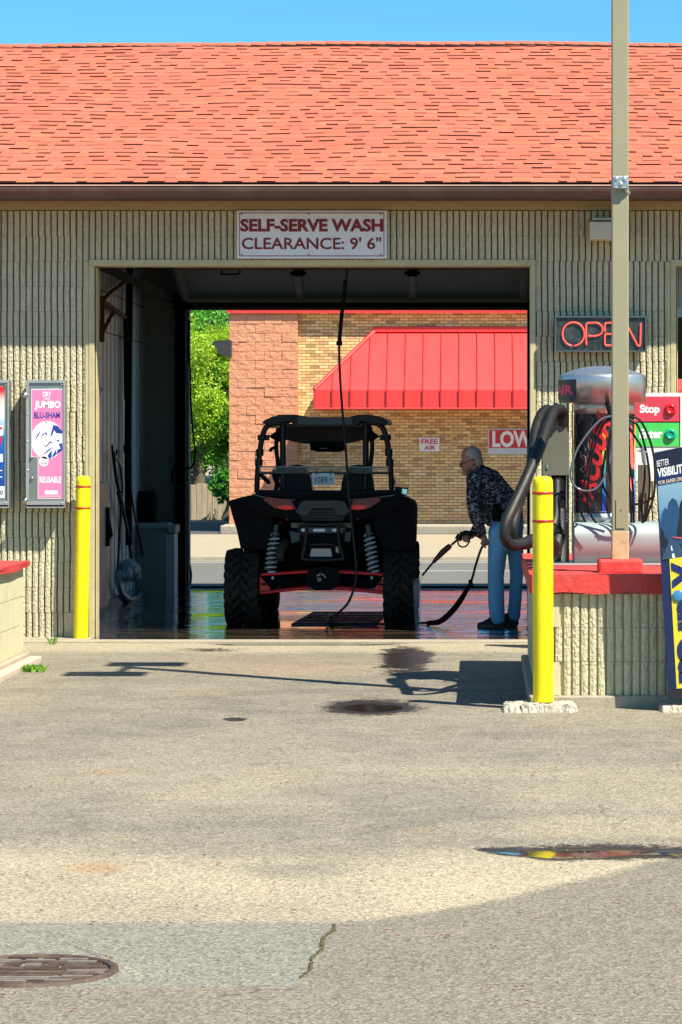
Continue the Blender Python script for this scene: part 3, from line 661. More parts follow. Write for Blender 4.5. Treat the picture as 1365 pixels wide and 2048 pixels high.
# half lowered door and blind in the next bay
mb = MB(); 
for k in range(14): mb.box(1.65, 5.1, 24.6, 24.63, 2.71 + k * .027, 2.734 + k * .027)
mb.box(1.6, 5.15, 24.58, 24.64, 2.62, 2.705); mb.build('roller_shutter', mat('pale_blue_shutter', (.42, .5, .55), .5), cw)
mb = MB(); mb.box(1.5, 5.2, 31.2, 31.3, 2.25, 3.4); mb.build('lowered_door', DOORP, cw)

# ------------------------------------------------------------------ signs on the wall
sg = thing('clearance_sign', P(624, 517, 23.97), 'white rectangular sign with dark red lettering over the open wash bay', 'sign')
mb = MB(); pxbox(mb, 474.5, 774, 421, 517, 23.945, 23.975); mb.build('sign_board', WHT, sg, bevel=.002)
mb = MB(); y = 23.9435
for a in ((479, 769, 425, 426.6), (479, 769, 511, 512.6), (479, 480.3, 426.6, 511), (767.7, 769, 426.6, 511)): pxbox(mb, *a, y, y + .001)
mb.build('border_line', REDTXT, sg)
lettering('SELF-SERVE WASH', fitpx(481, 767, 437.5, 463.5, 23.942), REDTXT, sg, bold=.042)
lettering('CLEARANCE: 9\' 6"', fitpx(484, 763, 474.5, 499, 23.942), REDTXT, sg, bold=.016)
for x in (484, 618, 762):
    for y in (428, 509): mb = MB(); c = P(x, y, 23.941); mb.lathe([(.006, 0), (.004, -.003), (.0001, -.004)], c, 8, axis='y'); mb.build('screw', BLKM, sg)

sg = thing('neon_open_sign', P(1201, 703, 23.9), 'black boxed OPEN sign with red neon tube letters behind the tan pole', 'sign')
mb = MB(); pxbox(mb, 1110, 1294, 632, 704, 23.86, 23.96); mb.build('sign_case', SIGNB, sg, bevel=.004)
mb = MB(); 
for a in ((1110, 1294, 632, 635), (1110, 1294, 701, 704), (1110, 1113, 635, 701), (1291, 1294, 635, 701)): pxbox(mb, *a, 23.845, 23.8595)
mb.build('case_rim', mat('case_metal', (.10, .11, .11), .35, metal=.4), sg)
def npt(u, v): return P(u, v, 23.848)
def ntube(pts, n=8, closed=False): return spline([npt(*p) for p in pts], n)
mb = MB()
ring = [npt(1147.5 + 22 * math.cos(a) , 668 + 23.5 * math.sin(a)) for a in np.linspace(R(97), R(97 + 348), 40)]; mb.tube(ring, .0058, 8)
mb.tube(ntube([(1173, 690), (1173, 672), (1173, 652), (1175, 646.5), (1182, 645.5), (1196, 646), (1204.5, 653), (1205.5, 660), (1202, 668), (1192, 671.5), (1177, 671.5)]), .0058, 8)
mb.tube(ntube([(1232, 645.5), (1214, 645.8), (1210.5, 650), (1210.5, 664)]), .0058, 8)
mb.tube(ntube([(1232, 668), (1214, 668), (1210.5, 672), (1210.5, 686), (1214, 690.5), (1232, 690.5)]), .0058, 8)
mb.tube(ntube([(1247, 691), (1247, 670), (1247, 650), (1249, 646), (1253, 648), (1264, 668), (1275, 689), (1278, 691.5), (1281, 689), (1281.5, 670), (1282, 646.5)]), .0058, 8)
mb.build('neon_tube', NEON, sg)

mb = MB(); pxbox(mb, 1180, 1248, 443, 478, 23.72, 23.98); mb.box(P(1183, 0, 24).x, P(1246, 0, 24).x, 23.76, 23.98, P(0, 441.5, 23.8).z, P(0, 436, 23.8).z)
tag(mb.build('wall_light', mat('beige_light_housing', (.55, .49, .34), .5, var=.05), bevel=.006), 'beige box light fixed high on the wall behind the pole', 'light')

# towel vending boxes at the left
def dispenser(x0, x1, label, kind):
    Yf = 23.84; c = P((x0 + x1) / 2, 1016, Yf); t = thing('vending_box', (c.x, Yf, c.z), label, 'vending box', 'towel vending boxes on the left wall')
    g = lambda p: P(p, 0, Yf).x
    mb = MB(); pxbox(mb, x0, x1, 760, 1016, Yf, 23.985); t_ = mb.build('case', DISP, t, bevel=.004)
    mb = MB()
    for a in ((x0, x1, 760, 766), (x0, x0 + 6, 766, 1002), (x1 - 3, x1, 766, 1002), (x0, x1, 1002, 1010), (x0, x1, 1013.5, 1016)): pxbox(mb, *a, Yf - .012, Yf - .0005)
    mb.build('rim', DISPL, t, bevel=.002)
    mb = MB(); pxbox(mb, x0 + 2, x1 - 2, 1009.8, 1013.4, Yf - .001, Yf + .0); mb.build('slot', BLKM, t)
    for (py, L) in ((790, 1), (1001, 1)):
        mb = MB(); c = P(x0 - 2, py, Yf - .02); mb.lathe([(.0001, -.012), (.02, -.010), (.028, 0), (.02, .010), (.0001, .012)], c, 16, M=Euler((R(70), R(20), 0)).to_matrix()); mb.tube([c, c + Vector((.03, .02, .004))], .006, 8)
        mb.build('padlock_hasp', CHROME, t)
    for xx, py in [(x0 + 4, q_) for q_ in (828, 883, 940, 770, 1006)] + [(x1 - 6, 770), (x1 - 6, 1006)]:
        mb = MB(); mb.lathe([(.007, 0), (.006, -.004), (.0001, -.006)], P(xx, py, Yf - .012), 10, axis='y'); mb.build('rivet', CHROME, t)
    return t, Yf
d1, Yf = dispenser(52, 130, 'steel towel vending box with pink poster beside the left yellow bollard', 0)
y = Yf - .0025
mb = MB(); pts = [(63, 778), (127, 777), (127, 998), (76, 998), (76, 915), (63, 914)]
mb.prism([P(a, b, y) for a, b in pts], (0, .002, 0)); p1 = mb.build('poster', WHTP, d1)
mb = MB(); pts = [(64.4, 779.5), (125.6, 779), (125.6, 996.4), (77.4, 996.4), (77.4, 913.6), (64.4, 912.4)]
mb.prism([P(a, b, y - .0012) for a, b in pts], (0, .001, 0)); mb.build('pink_ground', PINK, p1)
y2 = y - .0022
lettering('DRY', fitpx(86, 103, 783, 794, y2), WHTP, p1, bold=.03); lettering('with', fitpx(89, 100, 795, 799.5, y2), WHTP, p1, bold=.02)
lettering('JUMBO', fitpx(69.5, 122, 801.5, 820, y2), WHTP, p1, bold=.045); lettering('BLU-SHAM', fitpx(68.5, 120.5, 824, 837, y2), NAVY, p1, bold=.03)
lettering('REUSABLE', fitpx(79.5, 123, 953, 966, y2), WHTP, p1, bold=.035)
mb = MB(); C0 = P(95, 880, y2); s = Yf / F
def disc(cx, cy, rx, ry, dy, clip=None, n=40):
    out = []
    for k in range(n):
        a = 2 * PI * k / n; x = cx + rx * math.cos(a); yv = cy + ry * math.sin(a)
        if clip: x = min(max(x, clip[0]), clip[1])
        out.append(P(x, yv, y2 - dy))
    return out
mb.add(disc(95, 880, 33, 38, 0, (64.6, 125.4)), [tuple(range(40))]); mb.build('roundel', WHTP, p1, fixn=False); mb = MB(); mb.add(disc(88, 923, 9.5, 10, 0), [tuple(range(40))]); mb.build('price_spot', WHTP, p1, fixn=False)
for a in ((90, 116, 981, 989), (82, 122, 992.2, 993)): mb = MB(); pxbox(mb, *a, y2 - .0005, y2); mb.build('white_strip', WHTP, p1)
mb = MB()
def poly(pts, dy=.0012, mi=0): mb.add([P(a, b, y2 - dy) for a, b in pts], [tuple(range(len(pts)))], mi)
poly([(107, 850), (116, 852), (125, 862), (125, 867), (113, 866), (109, 860), (105, 870), (101, 873)])
poly([(118, 888), (125, 886), (125, 900), (118, 906), (113, 910), (116, 899), (122, 897)])
poly([(96, 911), (104, 900), (104, 914), (99, 918)]); poly([(105, 912), (113, 898), (113, 909), (106, 915)], .0012)
for p in ([(70, 882), (75, 869), (82, 860), (79, 868), (74, 876)], [(79, 877), (86, 868), (92, 864), (95, 868), (94, 872), (91, 866), (86, 871)], [(84, 912), (96, 900), (108, 893), (97, 903)], [(113, 881), (118, 879), (119, 884)], [(90, 844), (94, 843), (92, 846.5)], [(84, 889), (92, 892), (101, 882), (107, 886), (101, 885), (93, 894)]): poly(p)
mb.build('printed_picture', NAVY, p1, fixn=False)
lettering('$1.00', fitpx(83, 94, 924, 929.5, y2 - .001), NAVY, p1, bold=.0)
for (px, py) in ((64, 914), (65, 956)):
    mb = MB(); c = P(px, py, Yf); mb.lathe([(.012, .001), (.012, -.012), (.009, -.02), (.0001, -.022)], c, 14, axis='y'); mb.build('lock', CHROME, d1)
d0, _ = dispenser(-62, 18, 'steel vending box with red and blue poster cut by the left edge of the photo', 1)
mb = MB(); pxbox(mb, -50, 9.5, 773, 996, Yf - .003, Yf - .001)
RBP = grad_mat('red_white_blue_print', [(0, (.8, .8, .8)), (.10, (.8, .8, .8)), (.101, (.01, .05, .28)), (.52, (.01, .12, .45)), (.58, (.03, .3, .6)), (.75, (.75, .8, .85)), (.88, (.8, .5, .45)), (.94, (.7, .03, .03)), (1, (.7, .03, .03))], 0.085, 0.99)
p0 = mb.build('poster', RBP, d0)
lettering('.00', fitpx(-8, 6.5, 981, 989, Yf - .005), BLK, p0, bold=.01)
mb = MB(); mb.add([P(a, b, Yf - .0045) for a, b in ((-10, 852), (7, 850), (7, 870), (-10, 876))], [(0, 1, 2, 3)]); mb.add([P(a, b, Yf - .0045) for a, b in ((0, 908), (6, 908), (6, 924), (0, 924))], [(0, 1, 2, 3)]); pxbox(mb, -12, 5, 940, 942, Yf - .005, Yf - .004); pxbox(mb, -12, 5, 953, 955, Yf - .005, Yf - .004)
mb.add([P(a, b, Yf - .0052) for a, b in ((-10, 872), (5, 874), (2, 890), (-8, 895))], [(0, 1, 2, 3)], 1); mb.add([P(a, b, Yf - .0055) for a, b in ((-4, 855), (5, 854), (5, 858), (-4, 861))], [(0, 1, 2, 3)], 1)
mb.build('printed_marks', [WHTP, REDS], p0, fixn=False)

# ------------------------------------------------------------------ islands, bollards, pole
IY = 17.74
def island(x0, x1, y0, y1, label, ztop, first_plain, org, cap):
    t = thing('block_island', org, label, 'kerb island'); z0 = .066; zt = z0 + 3 * .2032
    mb = MB(); 
    flutes(mb, x0, x1, z0, zt, y0, z_off=z0, plain=first_plain)
    mb.box(x0 + .0, x1, y0 + .019, y1, z0, zt, 1); 
    for k in range(3):
        zz = z0 + k * .2032; n = int((y1 - y0) / .4) + 1
        for i in range(n):
            for sx, xx in ((-1, x0), (1, x1)):
                a = y0 + .02 + i * .405 - (k % 2) * .2; b = min(a + .4, y1); a = max(a, y0 + .02)
                if b - a > .03: mb.box(min(xx, xx + sx * .004), max(xx, xx + sx * .004), a, b, zz + .003, zz + .2, 1)
    mb.build('block_wall', [BLOCK, SMOOTHB, GROOVE], t)
    mb = MB(); mb.box(x0 - .05, x1 + .05, y0 - .04, y1 + .05, -.05, z0); mb.build('footing', CONC, t, bevel=.01)
    mb = MB(); n = 40
    o = .045; pts = []
    mb.box(x0 - o, x1 + o, y0 - o, y1 + o, zt + .004, ztop); c = mb.build('cap', cap, t)
    b = c.modifiers.new('b', 'BEVEL'); b.width = .018; b.segments = 3
    import bmesh
    bm = bmesh.new(); bm.from_mesh(c.data); bmesh.ops.subdivide_edges(bm, edges=bm.edges, cuts=24, use_grid_fill=True)
    for v in bm.verts: v.co.z += .006 * math.sin(v.co.x * 17 + v.co.y * 5) * (v.co.z < .7) + random.uniform(-.002, .002)
    bm.to_mesh(c.data); bm.free(); c.modifiers.clear(); c.data.polygons.foreach_set('use_smooth', [False] * len(c.data.polygons))
    return t
C = .2032
island(.345, 2.6, IY, 21.1, 'fluted block island with red cap under the vacuum at the right', .79, ((.345, .345 + .135, .066, .066 + C), (.345, .345 + .135, .066 + 2 * C, .066 + 3 * C)), (1.4, 19.4, 0), REDP)
island(-5.2, -3.30, 17.0, 21.4, 'smooth block island with red cap at the left edge', .725, (), (-4.2, 19.2, 0), REDP)
def roughslab(name, x0, x1, y0, y1, z1, m, label, cat, amp=.012):
    mb = MB(); n = 26; k = 10; V = []
    for j in range(k + 1):
        for i in range(n + 1):
            u = i / n; v = j / k; e = min(u, 1 - u) * (x1 - x0); e2 = min(v, 1 - v) * (y1 - y0); ee = min(1, min(e, e2) / .03)
            V.append((x0 + (x1 - x0) * u + random.uniform(-amp, amp), y0 + (y1 - y0) * v + random.uniform(-amp, amp), -.03 + (z1 + .03) * ee ** .5 + random.uniform(-amp, amp) * .7))
    Fq = [(j * (n + 1) + i, j * (n + 1) + i + 1, (j + 1) * (n + 1) + i + 1, (j + 1) * (n + 1) + i) for j in range(k) for i in range(n)]
    mb.add(V, Fq, 0, False); return tag(mb.build(name, m), label, cat)
roughslab('bollard_footing', .13, .58, 17.38, 17.69, .04, CONCB, 'chipped pale concrete pad under the right yellow bollard', 'concrete pad')
roughslab('sign_footing', 1.05, 1.7, 17.40, 17.68, .03, CONCB, 'broken pale concrete strip under the tall advertising board', 'concrete pad', .006)
mb = MB(); mb.box(-5.2, -3.17, 16.9, 21.45, -.05, .035); tag(mb.build('island_plinth', mat('pinkish_plinth', (.50, .40, .31), .9, var=.12, bump=.003), bevel=.01), 'low pinkish concrete plinth round the foot of the left island', 'plinth')

def bollard(px, Y, z0, ztop, r, label, bands, lean=0):
    x = (px - VX) * Y / F; t = thing('bollard', (x, Y, z0), label, 'bollard', 'yellow bollards beside the wash bay')
    h = ztop - z0; mb = MB(); mb.lathe([(r, 0), (r, h - .045), (r * .96, h - .022), (r * .8, h - .006), (r * .5, h), (.0001, h + .002)], (x, Y, z0), 40)
    c = mb.build('sleeve', YEL, t)
    for b in bands:
        mb = MB(); mb.lathe([(r + .0005, b - .008), (r + .0022, b - .007), (r + .0022, b + .007), (r + .0005, b + .008)], (x, Y, z0), 40); mb.build('reflective_band', REDT, t)
    t.rotation_euler = (0, lean, 0); return t
def zz(py, Y): return H - (py - VY) * Y / F
bollard(162, 23.86, .0, zz(952, 23.86), .058, 'smaller yellow bollard beside the pink vending box, left of the bay', (zz(973, 23.86), zz(1016, 23.86)), R(.9))
bollard(1087, 17.56, .045, zz(953, 17.56), .061, 'taller yellow bollard on a chipped pad, right of the bay', (zz(986, 17.56) - .045, zz(1042, 17.56) - .045), R(-.15))

PY = 18.05; px_ = (1240.5 - VX) * PY / F
pole = thing('light_pole', (px_, PY, .79), 'tall square tan lamp pole standing on the red island cap', 'lamp post')
hw = .051; mb = MB(); mb.box(px_ - hw, px_ + hw, PY - hw, PY + hw, .79, 5.95); mb.build('shaft', POLE, pole, bevel=.007)
mb = MB(); mb.box(px_ - hw - .001, px_ + hw + .001, PY - hw - .001, PY + hw + .001, .86, 1.045); mb.build('old_paint_band', PEACH, pole, bevel=.007)
mb = MB(); mb.box(px_ - .135, px_ + .135, PY - .11, PY + .13, .78, .872); 
c = mb.build('plinth', REDP, pole, bevel=.015)
mb = MB(); y = PY - hw - .001; zc0, zc1 = zz(1058, 18), zz(1000, 18)
mb.box(px_ - .030, px_ - .027, y - .002, y, zc0, zc1); mb.box(px_ - .030, px_ + .026, y - .002, y, zc0, zc0 + .003); mb.lathe([(.004, 0), (.003, -.003), (.0001, -.003)], (px_ + .005, y, zz(1020, 18)), 8, axis='y')
mb.build('hand_hole_cover', BLKM, pole)
mb = MB(); zj = zz(365, 18); mb.box(px_ - .047, px_ + .047, y - .045, y, zj - .04, zj + .036); 
for k in range(3): mb.lathe([(.016, 0), (.014, -.006), (.0001, -.007)], (px_ - .025 + k * .024, y - .045, zj + random.uniform(-.02, .02)), 10, axis='y')
mb.tube(spline([(px_ + .03, y - .02, zj - .04), (px_ + .04, y - .01, zj - .06), (px_ + .055, y + .03, zj - .06)], 6), .009, 8)
mb.build('junction_box', GALV, pole, bevel=.006)
mb = MB()
for dx, dy in ((-.08, -.60), (.10, .30)): mb.box(px_ + dx - .28, px_ + dx + .26, PY + dy - .19, PY + dy + .19, 5.9, 5.98)
mb.box(px_ - .03, px_ + .03, PY - .42, PY + .17, 5.93, 5.98); mb.build('lamp_head', BROWN, pole, bevel=.02)

# ------------------------------------------------------------------ vacuum station
VYc = 19.35; vx = (1205 - VX) * VYc / F; sc = F / VYc; vz = .79
vac = thing('vacuum_station', (vx, VYc, vz), 'silver domed vacuum and air machine with looped black hoses on the island', 'vacuum machine')
zt = lambda py: zz(py, VYc); Rr = 87 / sc
mb = MB(); zc, zb, zd = zt(752), zt(806), zt(734)
prof = [(Rr - .01, zb + .004), (Rr, zb), (Rr, zc - .012), (Rr - .004, zc)] + [(r_, zc + (zd + .006 - zc) * (1 - (r_ / Rr) ** 2.2)) for r_ in np.linspace(Rr - .012, .001, 12)]
prof = [(.0001, zb + .01)] + prof
mb.lathe(prof, (vx, VYc, 0), 64); dome = mb.build('dome_cover', SATIN, vac)
Rb = 60 / sc; bx = vx + .015
mb = MB(); mb.lathe([(Rb, zt(1046)), (Rb, zb + .02)], (bx, VYc, 0), 48); mb.lathe([(Rb + .002, zb + .02), (Rb + .004, zb + .02), (Rb + .004, zt(828)), (Rb + .002, zt(828))], (bx, VYc, 0), 48, 1); mb.lathe([(Rb + .002, zt(1025)), (Rb + .004, zt(1025)), (Rb + .004, zt(1046)), (Rb + .002, zt(1046))], (bx, VYc, 0), 48, 1)
mb.build('drum', [mat('printed_dark_wrap', (.018, .02, .024), .4, var=.4, vs=6, dirt=(.09, .10, .11), ds=5, da=.5), ALU], vac)
def cyl(pxl, py, dr=.006):                             # photo pixel -> point on the front of the drum
    x = (pxl - VX) * VYc / F - bx; x = max(-Rb * .995, min(Rb * .995, x)); a = math.asin(x / Rb); r = Rb + dr
    return Vector((bx + r * math.sin(a), VYc - r * math.cos(a), zt(py)))
mb = MB()
for pxl, w in ((1151.5, 2.2), (1206, 3.2), (1268, 2.2)):
    for k in range(12): 
        a, b = 829 + k * 16.3, 829 + (k + 1) * 16.3; mb.quad(cyl(pxl - w, b), cyl(pxl + w, b), cyl(pxl + w, a), cyl(pxl - w, a))
for i in range(6): mb.v
mb.build('rainbow_stripe', grad_mat('rainbow_print', [(0, (.02, .05, .5)), (.25, (.02, .2, .6)), (.45, (.05, .45, .35)), (.65, (.7, .62, .02)), (.85, (.75, .25, .02)), (1, (.6, .04, .02))], zt(1025) - vz, zt(828) - vz), vac, fixn=False)
mb = MB()
for s in range(9):
    x, yv = random.choice([(1160, 840), (1180, 835), (1195, 900), (1160, 900), (1185, 960), (1235, 900), (1250, 860), (1165, 1000), (1190, 1010)]); pts = [cyl(x, yv, .007)]
    for k in range(7): x += random.uniform(-6, 8); yv += random.uniform(3, 16); pts.append(cyl(x, min(yv, 1022), .007))
    mb.tube(pts, .0012, 4)
mb.build('lightning_print', mat('pale_print', (.45, .48, .5), .5), vac)
def vm(u, v):                                          # VACUUM climbs along a slanted, curved line
    yv = 1020 - u * 185; cx = 1157 + 50 * u ** 1.15; return cyl(cx - (v - .5) * -0 + (.5 - v) * -22 * (1 - .25 * u) - 0, yv + (v - .5) * -10, .008)
t2, f2 = text2d('VACUUM', .05)
mb = MB(); mb.add([cyl(1162 + 44 * u ** .8 + (v - .5) * -27, 1016 - u * 182 - (v - .5) * 22, .008) for u, v in t2], f2); mb.build('lettering', mat('red_wrap_print', (.62, .02, .03), .45, var=.1), vac, fixn=False)
mb = MB(); mb.add([cyl(a, b, .007) for a, b in ((1257, 850), (1270, 860), (1272, 905), (1268, 940), (1258, 935))], [(0, 1, 2, 3, 4)]); mb.add([cyl(a, b, .007) for a, b in ((1258, 945), (1266, 960), (1264, 990), (1257, 975))], [(0, 1, 2, 3)])
mb.build('red_print', mat('salmon_wrap_print', (.75, .14, .12), .45, var=.1), vac, fixn=False)
t2, f2 = text2d('AIR', .05); Rs = Rr
def cyd(pxl, py, dr=.004):
    x = (pxl - VX) * VYc / F - vx; x = max(-Rs * .999, min(Rs * .999, x)); a = math.asin(x / Rs); r = Rs + dr
    return Vector((vx + r * math.sin(a), VYc - r * math.cos(a), zt(py)))
mb = MB(); a0, a1 = -PI * .60, math.asin((1150 - 1205) / 87.)
def ang(a, py, dr): return Vector((vx + (Rs + dr) * math.sin(a), VYc - (Rs + dr) * math.cos(a), zt(py)))
for k in range(12):
    a = a0 + (a1 - a0) * k / 12; b = a0 + (a1 - a0) * (k + 1) / 12; mb.quad(ang(a, 800, .004), ang(b, 800, .004), ang(b, 760, .004), ang(a, 760, .004))
ap = mb.build('air_label', mat('black_label', (.012, .01, .014), .35), dome, fixn=False)
aA, aB = -1.53, math.asin((1147 - 1205) / 87.)
mb = MB(); mb.add([ang(aA + (aB - aA) * u, 790 - v * 19, .0055) for u, v in t2], f2); mb.build('lettering', mat('red_label_print', (.7, .03, .09), .45), ap, fixn=False)
mb = MB(); mb.lathe([(Rs + .003, zt(759)), (Rs + .0062, zt(759)), (Rs + .0062, zt(757)), (Rs + .003, zt(757))], (vx, VYc, 0), 4)
# base
mb = MB(); b0 = P(1150, 1131, 18.98); b1 = P(1324, 1046, 18.98); prof = []
for a in np.linspace(0, PI / 2, 8): prof.append((19.03 + .0 - .07 * math.sin(a) + .02, b1.z - .10 + .10 * math.cos(a)))
pr = [(19.5, b0.z), (19.5, b1.z), (19.10, b1.z)] + [(19.10 - .10 * math.sin(a), b1.z - .10 + .10 * math.cos(a)) for a in np.linspace(.1, PI / 2, 8)] + [(19.0, b0.z)]
mb.prism([(b0.x, a, b) for a, b in pr], (b1.x - b0.x, 0, 0), 0, True); mb.build('base_housing', mat('white_satin_steel', (.33, .40, .40), .5, metal=.2, var=.05), vac)
mb = MB(); mb.box(P(1100, 0, 18.95).x, b1.x + .05, 18.95, 19.6, .792, .806); mb.build('base_plate', ALU, vac, bevel=.003)
mb = MB(); a = P(1124, 1130, 19.3); mb.tube([(a.x + .02, 19.3, .80), (a.x + .02, 19.3, zb)], .028, 12); mb.tube([(a.x - .035, 19.32, .80), (a.x - .035, 19.32, zb)], .012, 10, 1); mb.build('upright', [CHROME, BOXG], vac)
mb = MB(); mb.box(P(1278, 0, 19.4).x, P(1300, 0, 19.4).x, 19.45, 19.5, .8, zt(930)); 
for k in range(2): mb.tube([(P(1285 + 10 * k, 0, 19.4).x, 19.42, .95), (P(1285 + 10 * k, 0, 19.4).x, 19.42, 1.25)], .016, 10)
mb.build('hose_rack', mat('dull_bronze_rack', (.16, .13, .08), .5, metal=.3), vac)
def hose(pts, r, m, name, parent, step=.02, ribs=None, seg=10, n=14):
    mb = MB(); mb.tube(even(spline(pts, n), step), r, seg, ribs=ribs); return mb.build(name, m, parent)
q = lambda a, b, Y=19.0: P(a, b, Y)
loops = [[(1240, 842), (1215, 832), (1190, 870), (1170, 960), (1163, 1020), (1172, 1044)],
         [(1240, 838), (1210, 845), (1186, 905), (1176, 980), (1180, 1025), (1194, 1046)],
         [(1248, 835), (1205, 838), (1160, 890), (1142, 940), (1148, 970), (1170, 982), (1195, 975), (1215, 940), (1228, 880), (1246, 850)],
         [(1248, 838), (1228, 850), (1217, 900), (1222, 960), (1240, 1010)],
         [(1250, 834), (1278, 838), (1300, 880), (1310, 930), (1308, 990), (1290, 1044)],
         [(1250, 838), (1275, 850), (1292, 900), (1300, 960), (1296, 1010), (1284, 1046)],
         [(1252, 842), (1268, 870), (1285, 900), (1290, 950), (1284, 1010), (1287, 1046)],
         [(1232, 1000), (1246, 1008), (1270, 1009), (1296, 1002), (1308, 990)],
         [(1212, 900), (1205, 960), (1216, 990), (1240, 1012)], [(1258, 920), (1266, 970), (1268, 1046)], [(1256, 950), (1262, 1000), (1263, 1046)]]
for i, l in enumerate(loops):
    hose([q(a, b, 18.93 - .012 * (i % 4)) for a, b in l], .0075, HOSE if i != 2 else mat('glossy_grey_hose', (.10, .13, .15), .18), 'air_hose', vac)
mb = MB(); c = q(1285, 895, 18.9); mb.tube([c, c + Vector((.012, 0, -.10))], .012, 10); mb.tube([c + Vector((-.03, 0, -.02)), c + Vector((.03, 0, -.03))], .006, 8); mb.tube(spline([c + Vector((.012, 0, -.1)), c + Vector((.0, 0, -.16)), c + Vector((-.01, 0, -.2))], 6), .004, 8); mb.build('air_gun', CHROME, vac)
mb = MB(); mb.tube(spline([q(1215, 806, 19.1), q(1218, 815, 19.0), q(1222, 830, 18.95)], 6), .016, 10); mb.build('cable_gland', BLKM, vac)
# thick ribbed suction hoses
v1 = hose([q(1106, 842, 19.15), q(1098, 820, 19.12), q(1084, 828, 19.0), q(1072, 860, 18.8), q(1066, 905, 18.6), q(1058, 950, 18.5), q(1036, 1015, 18.45), q(1026, 1055, 18.4), q(1030, 1085, 18.45), q(1055, 1088, 18.6), q(1078, 1076, 18.8), q(1100, 1064, 19.0), q(1112, 1030, 19.1), q(1114, 960, 19.2)], .031, VHOSE, 'suction_hose', vac, step=.0105, ribs=.085, seg=16)
v2 = hose([q(1128, 850, 19.2), q(1124, 822, 19.15), q(1108, 822, 18.95), q(1096, 850, 18.75), q(1078, 900, 18.5), q(1052, 960, 18.35), q(1024, 1020, 18.2), q(1011, 1050, 18.15), q(1010, 1075, 18.15), q(1022, 1089, 18.2), q(1045, 1088, 18.3), q(1070, 1078, 18.45), q(1092, 1074, 18.6), q(1108, 1090, 18.9), q(1108, 1110, 19.0)], .034, VHOSE, 'suction_hose', vac, step=.0105, ribs=.085, seg=16)
hose([q(1118, 1040, 19.15), q(1117, 990, 19.2), q(1118, 950, 19.25)], .05, BLKM, 'exhaust_duct', vac)
hose([q(1110, 1112, 18.98), q(1112, 1090, 19.02), q(1120, 1062, 19.1), q(1120, 1020, 19.15)], .044, VHOSE, 'duct_elbow', vac, step=.012, ribs=.1)
mb = MB(); a = P(1085, 950, 19.2); b = P(1136, 838, 19.2); mb.box(a.x, b.x, 19.2, 19.45, a.z, b.z); mb.box(a.x, b.x + .006, 19.185, 19.198, a.z - .004, b.z + .003)
eb = mb.build('control_cabinet', BOXG, bevel=.004); tag(eb, 'plain grey green metal cabinet behind the thick grey vacuum hoses', 'cabinet')
mb = MB(); mb.box(P(1093, 0, 19.18).x, P(1097, 0, 19.18).x, 19.178, 19.1845, P(0, 938, 19.18).z, P(0, 929, 19.18).z); mb.build('lock', CHROME, eb)
for x in (1118, 1134): mb = MB(); xx = P(x, 0, 19.3).x; mb.tube([(xx, 19.33, .8), (xx, 19.33, a.z - .004)], .016, 10); mb.build('leg', BOXG, eb)

# entry pad and advertising board
en = thing('entry_station', (1.62, 22.2, 0), 'white framed Stop and Enter push button panel behind the vacuum', 'button panel'); Ye = 22.2
mb = MB(); pxbox(mb, 1262, 1372, 786, 963, Ye, Ye + .12); mb.box(1.45, 1.55, Ye + .02, Ye + .1, 0, P(0, 963, Ye).z); mb.build('frame', mat('white_plastic', (.72, .72, .70), .45, var=.04), en, bevel=.004)
mb = MB(); pxbox(mb, 1266, 1359, 793, 843, Ye - .006, Ye - .001); mb.build('stop_panel', PINKR, en)
mb = MB(); pxbox(mb, 1266, 1359, 845.5, 893, Ye - .006, Ye - .001); mb.build('enter_panel', GRN, en)
mb = MB(); pxbox(mb, 1266, 1361, 843, 845.4, Ye - .004, Ye - .001); pxbox(mb, 1359, 1361, 793, 893, Ye - .004, Ye - .001); mb.build('divider', BLKM, en)
lettering('Stop', fitpx(1280, 1320, 809, 831, Ye - .008), WHTP, en, bold=.045); lettering('Enter', fitpx(1279, 1326, 858, 877, Ye - .008), WHTP, en, bold=.045)
for m, yy in ((REDB, 819), (TEAL, 869)):
    mb = MB(); c = P(1341.5, yy, Ye - .006); mb.lathe([(.044, 0), (.044, -.01), (.036, -.02), (.026, -.026), (.022, -.02), (.015, -.018), (.0001, -.02)], c, 24, axis='y'); mb.build('push_button', m, en)
Yb_ = 17.46
def brd(u, v, dy=0.0):                                 # u right, v down, photo pixels on the board
    return P(1310 + u + v * .0565, 905 + v - u * .20 * (1 - v / 900), Yb_ + .0 + dy)
ad = thing('advertising_board', brd(60, 492), 'tall leaning blue and yellow advertising board at the right edge', 'sign board')
W_ = 190
mb = MB(); mb.prism([brd(0, 0), brd(W_, 0), brd(W_, 494), brd(0, 494)], (0, .03, 0)); bd = mb.build('board', mat('board_blue', (.005, .015, .07), .4, var=.1), ad)
def band(name, m, u0, u1, v0, v1, dy=-.002, nd=1):
    mb = MB(); mb.add([brd(u0, v1, dy), brd(u1, v1, dy), brd(u1, v0, dy), brd(u0, v0, dy)], [(0, 1, 2, 3)]); return mb.build(name, m, ad, fixn=False)
NB = mat('board_navy', (.005, .008, .03), .45, var=.15)
band('header_panel', NB, 2, W_, 2, 40); band('header_panel', mat('board_royal', (.004, .015, .10), .45, var=.15), 2, W_, 40, 68)
zA = brd(0, 215).z - ad.location.z; zB = brd(0, 68).z - ad.location.z
band('printed_landscape', grad_mat('dusk_road_print', [(0, (.008, .02, .05)), (.25, (.01, .03, .07)), (.5, (.03, .09, .20)), (.7, (.14, .27, .42)), (1, (.20, .34, .46))], zA, zB), 2, W_, 68, 215)
mb = MB()
def bp(pts, dy, mi): mb.add([brd(a, b, dy) for a, b in pts], [tuple(range(len(pts)))], mi)
bp([(5, 140), (8, 122), (14, 112), (18, 118), (22, 104), (30, 96), (38, 103), (42, 118), (50, 128), (50, 190), (6, 190)], -.003, 0)
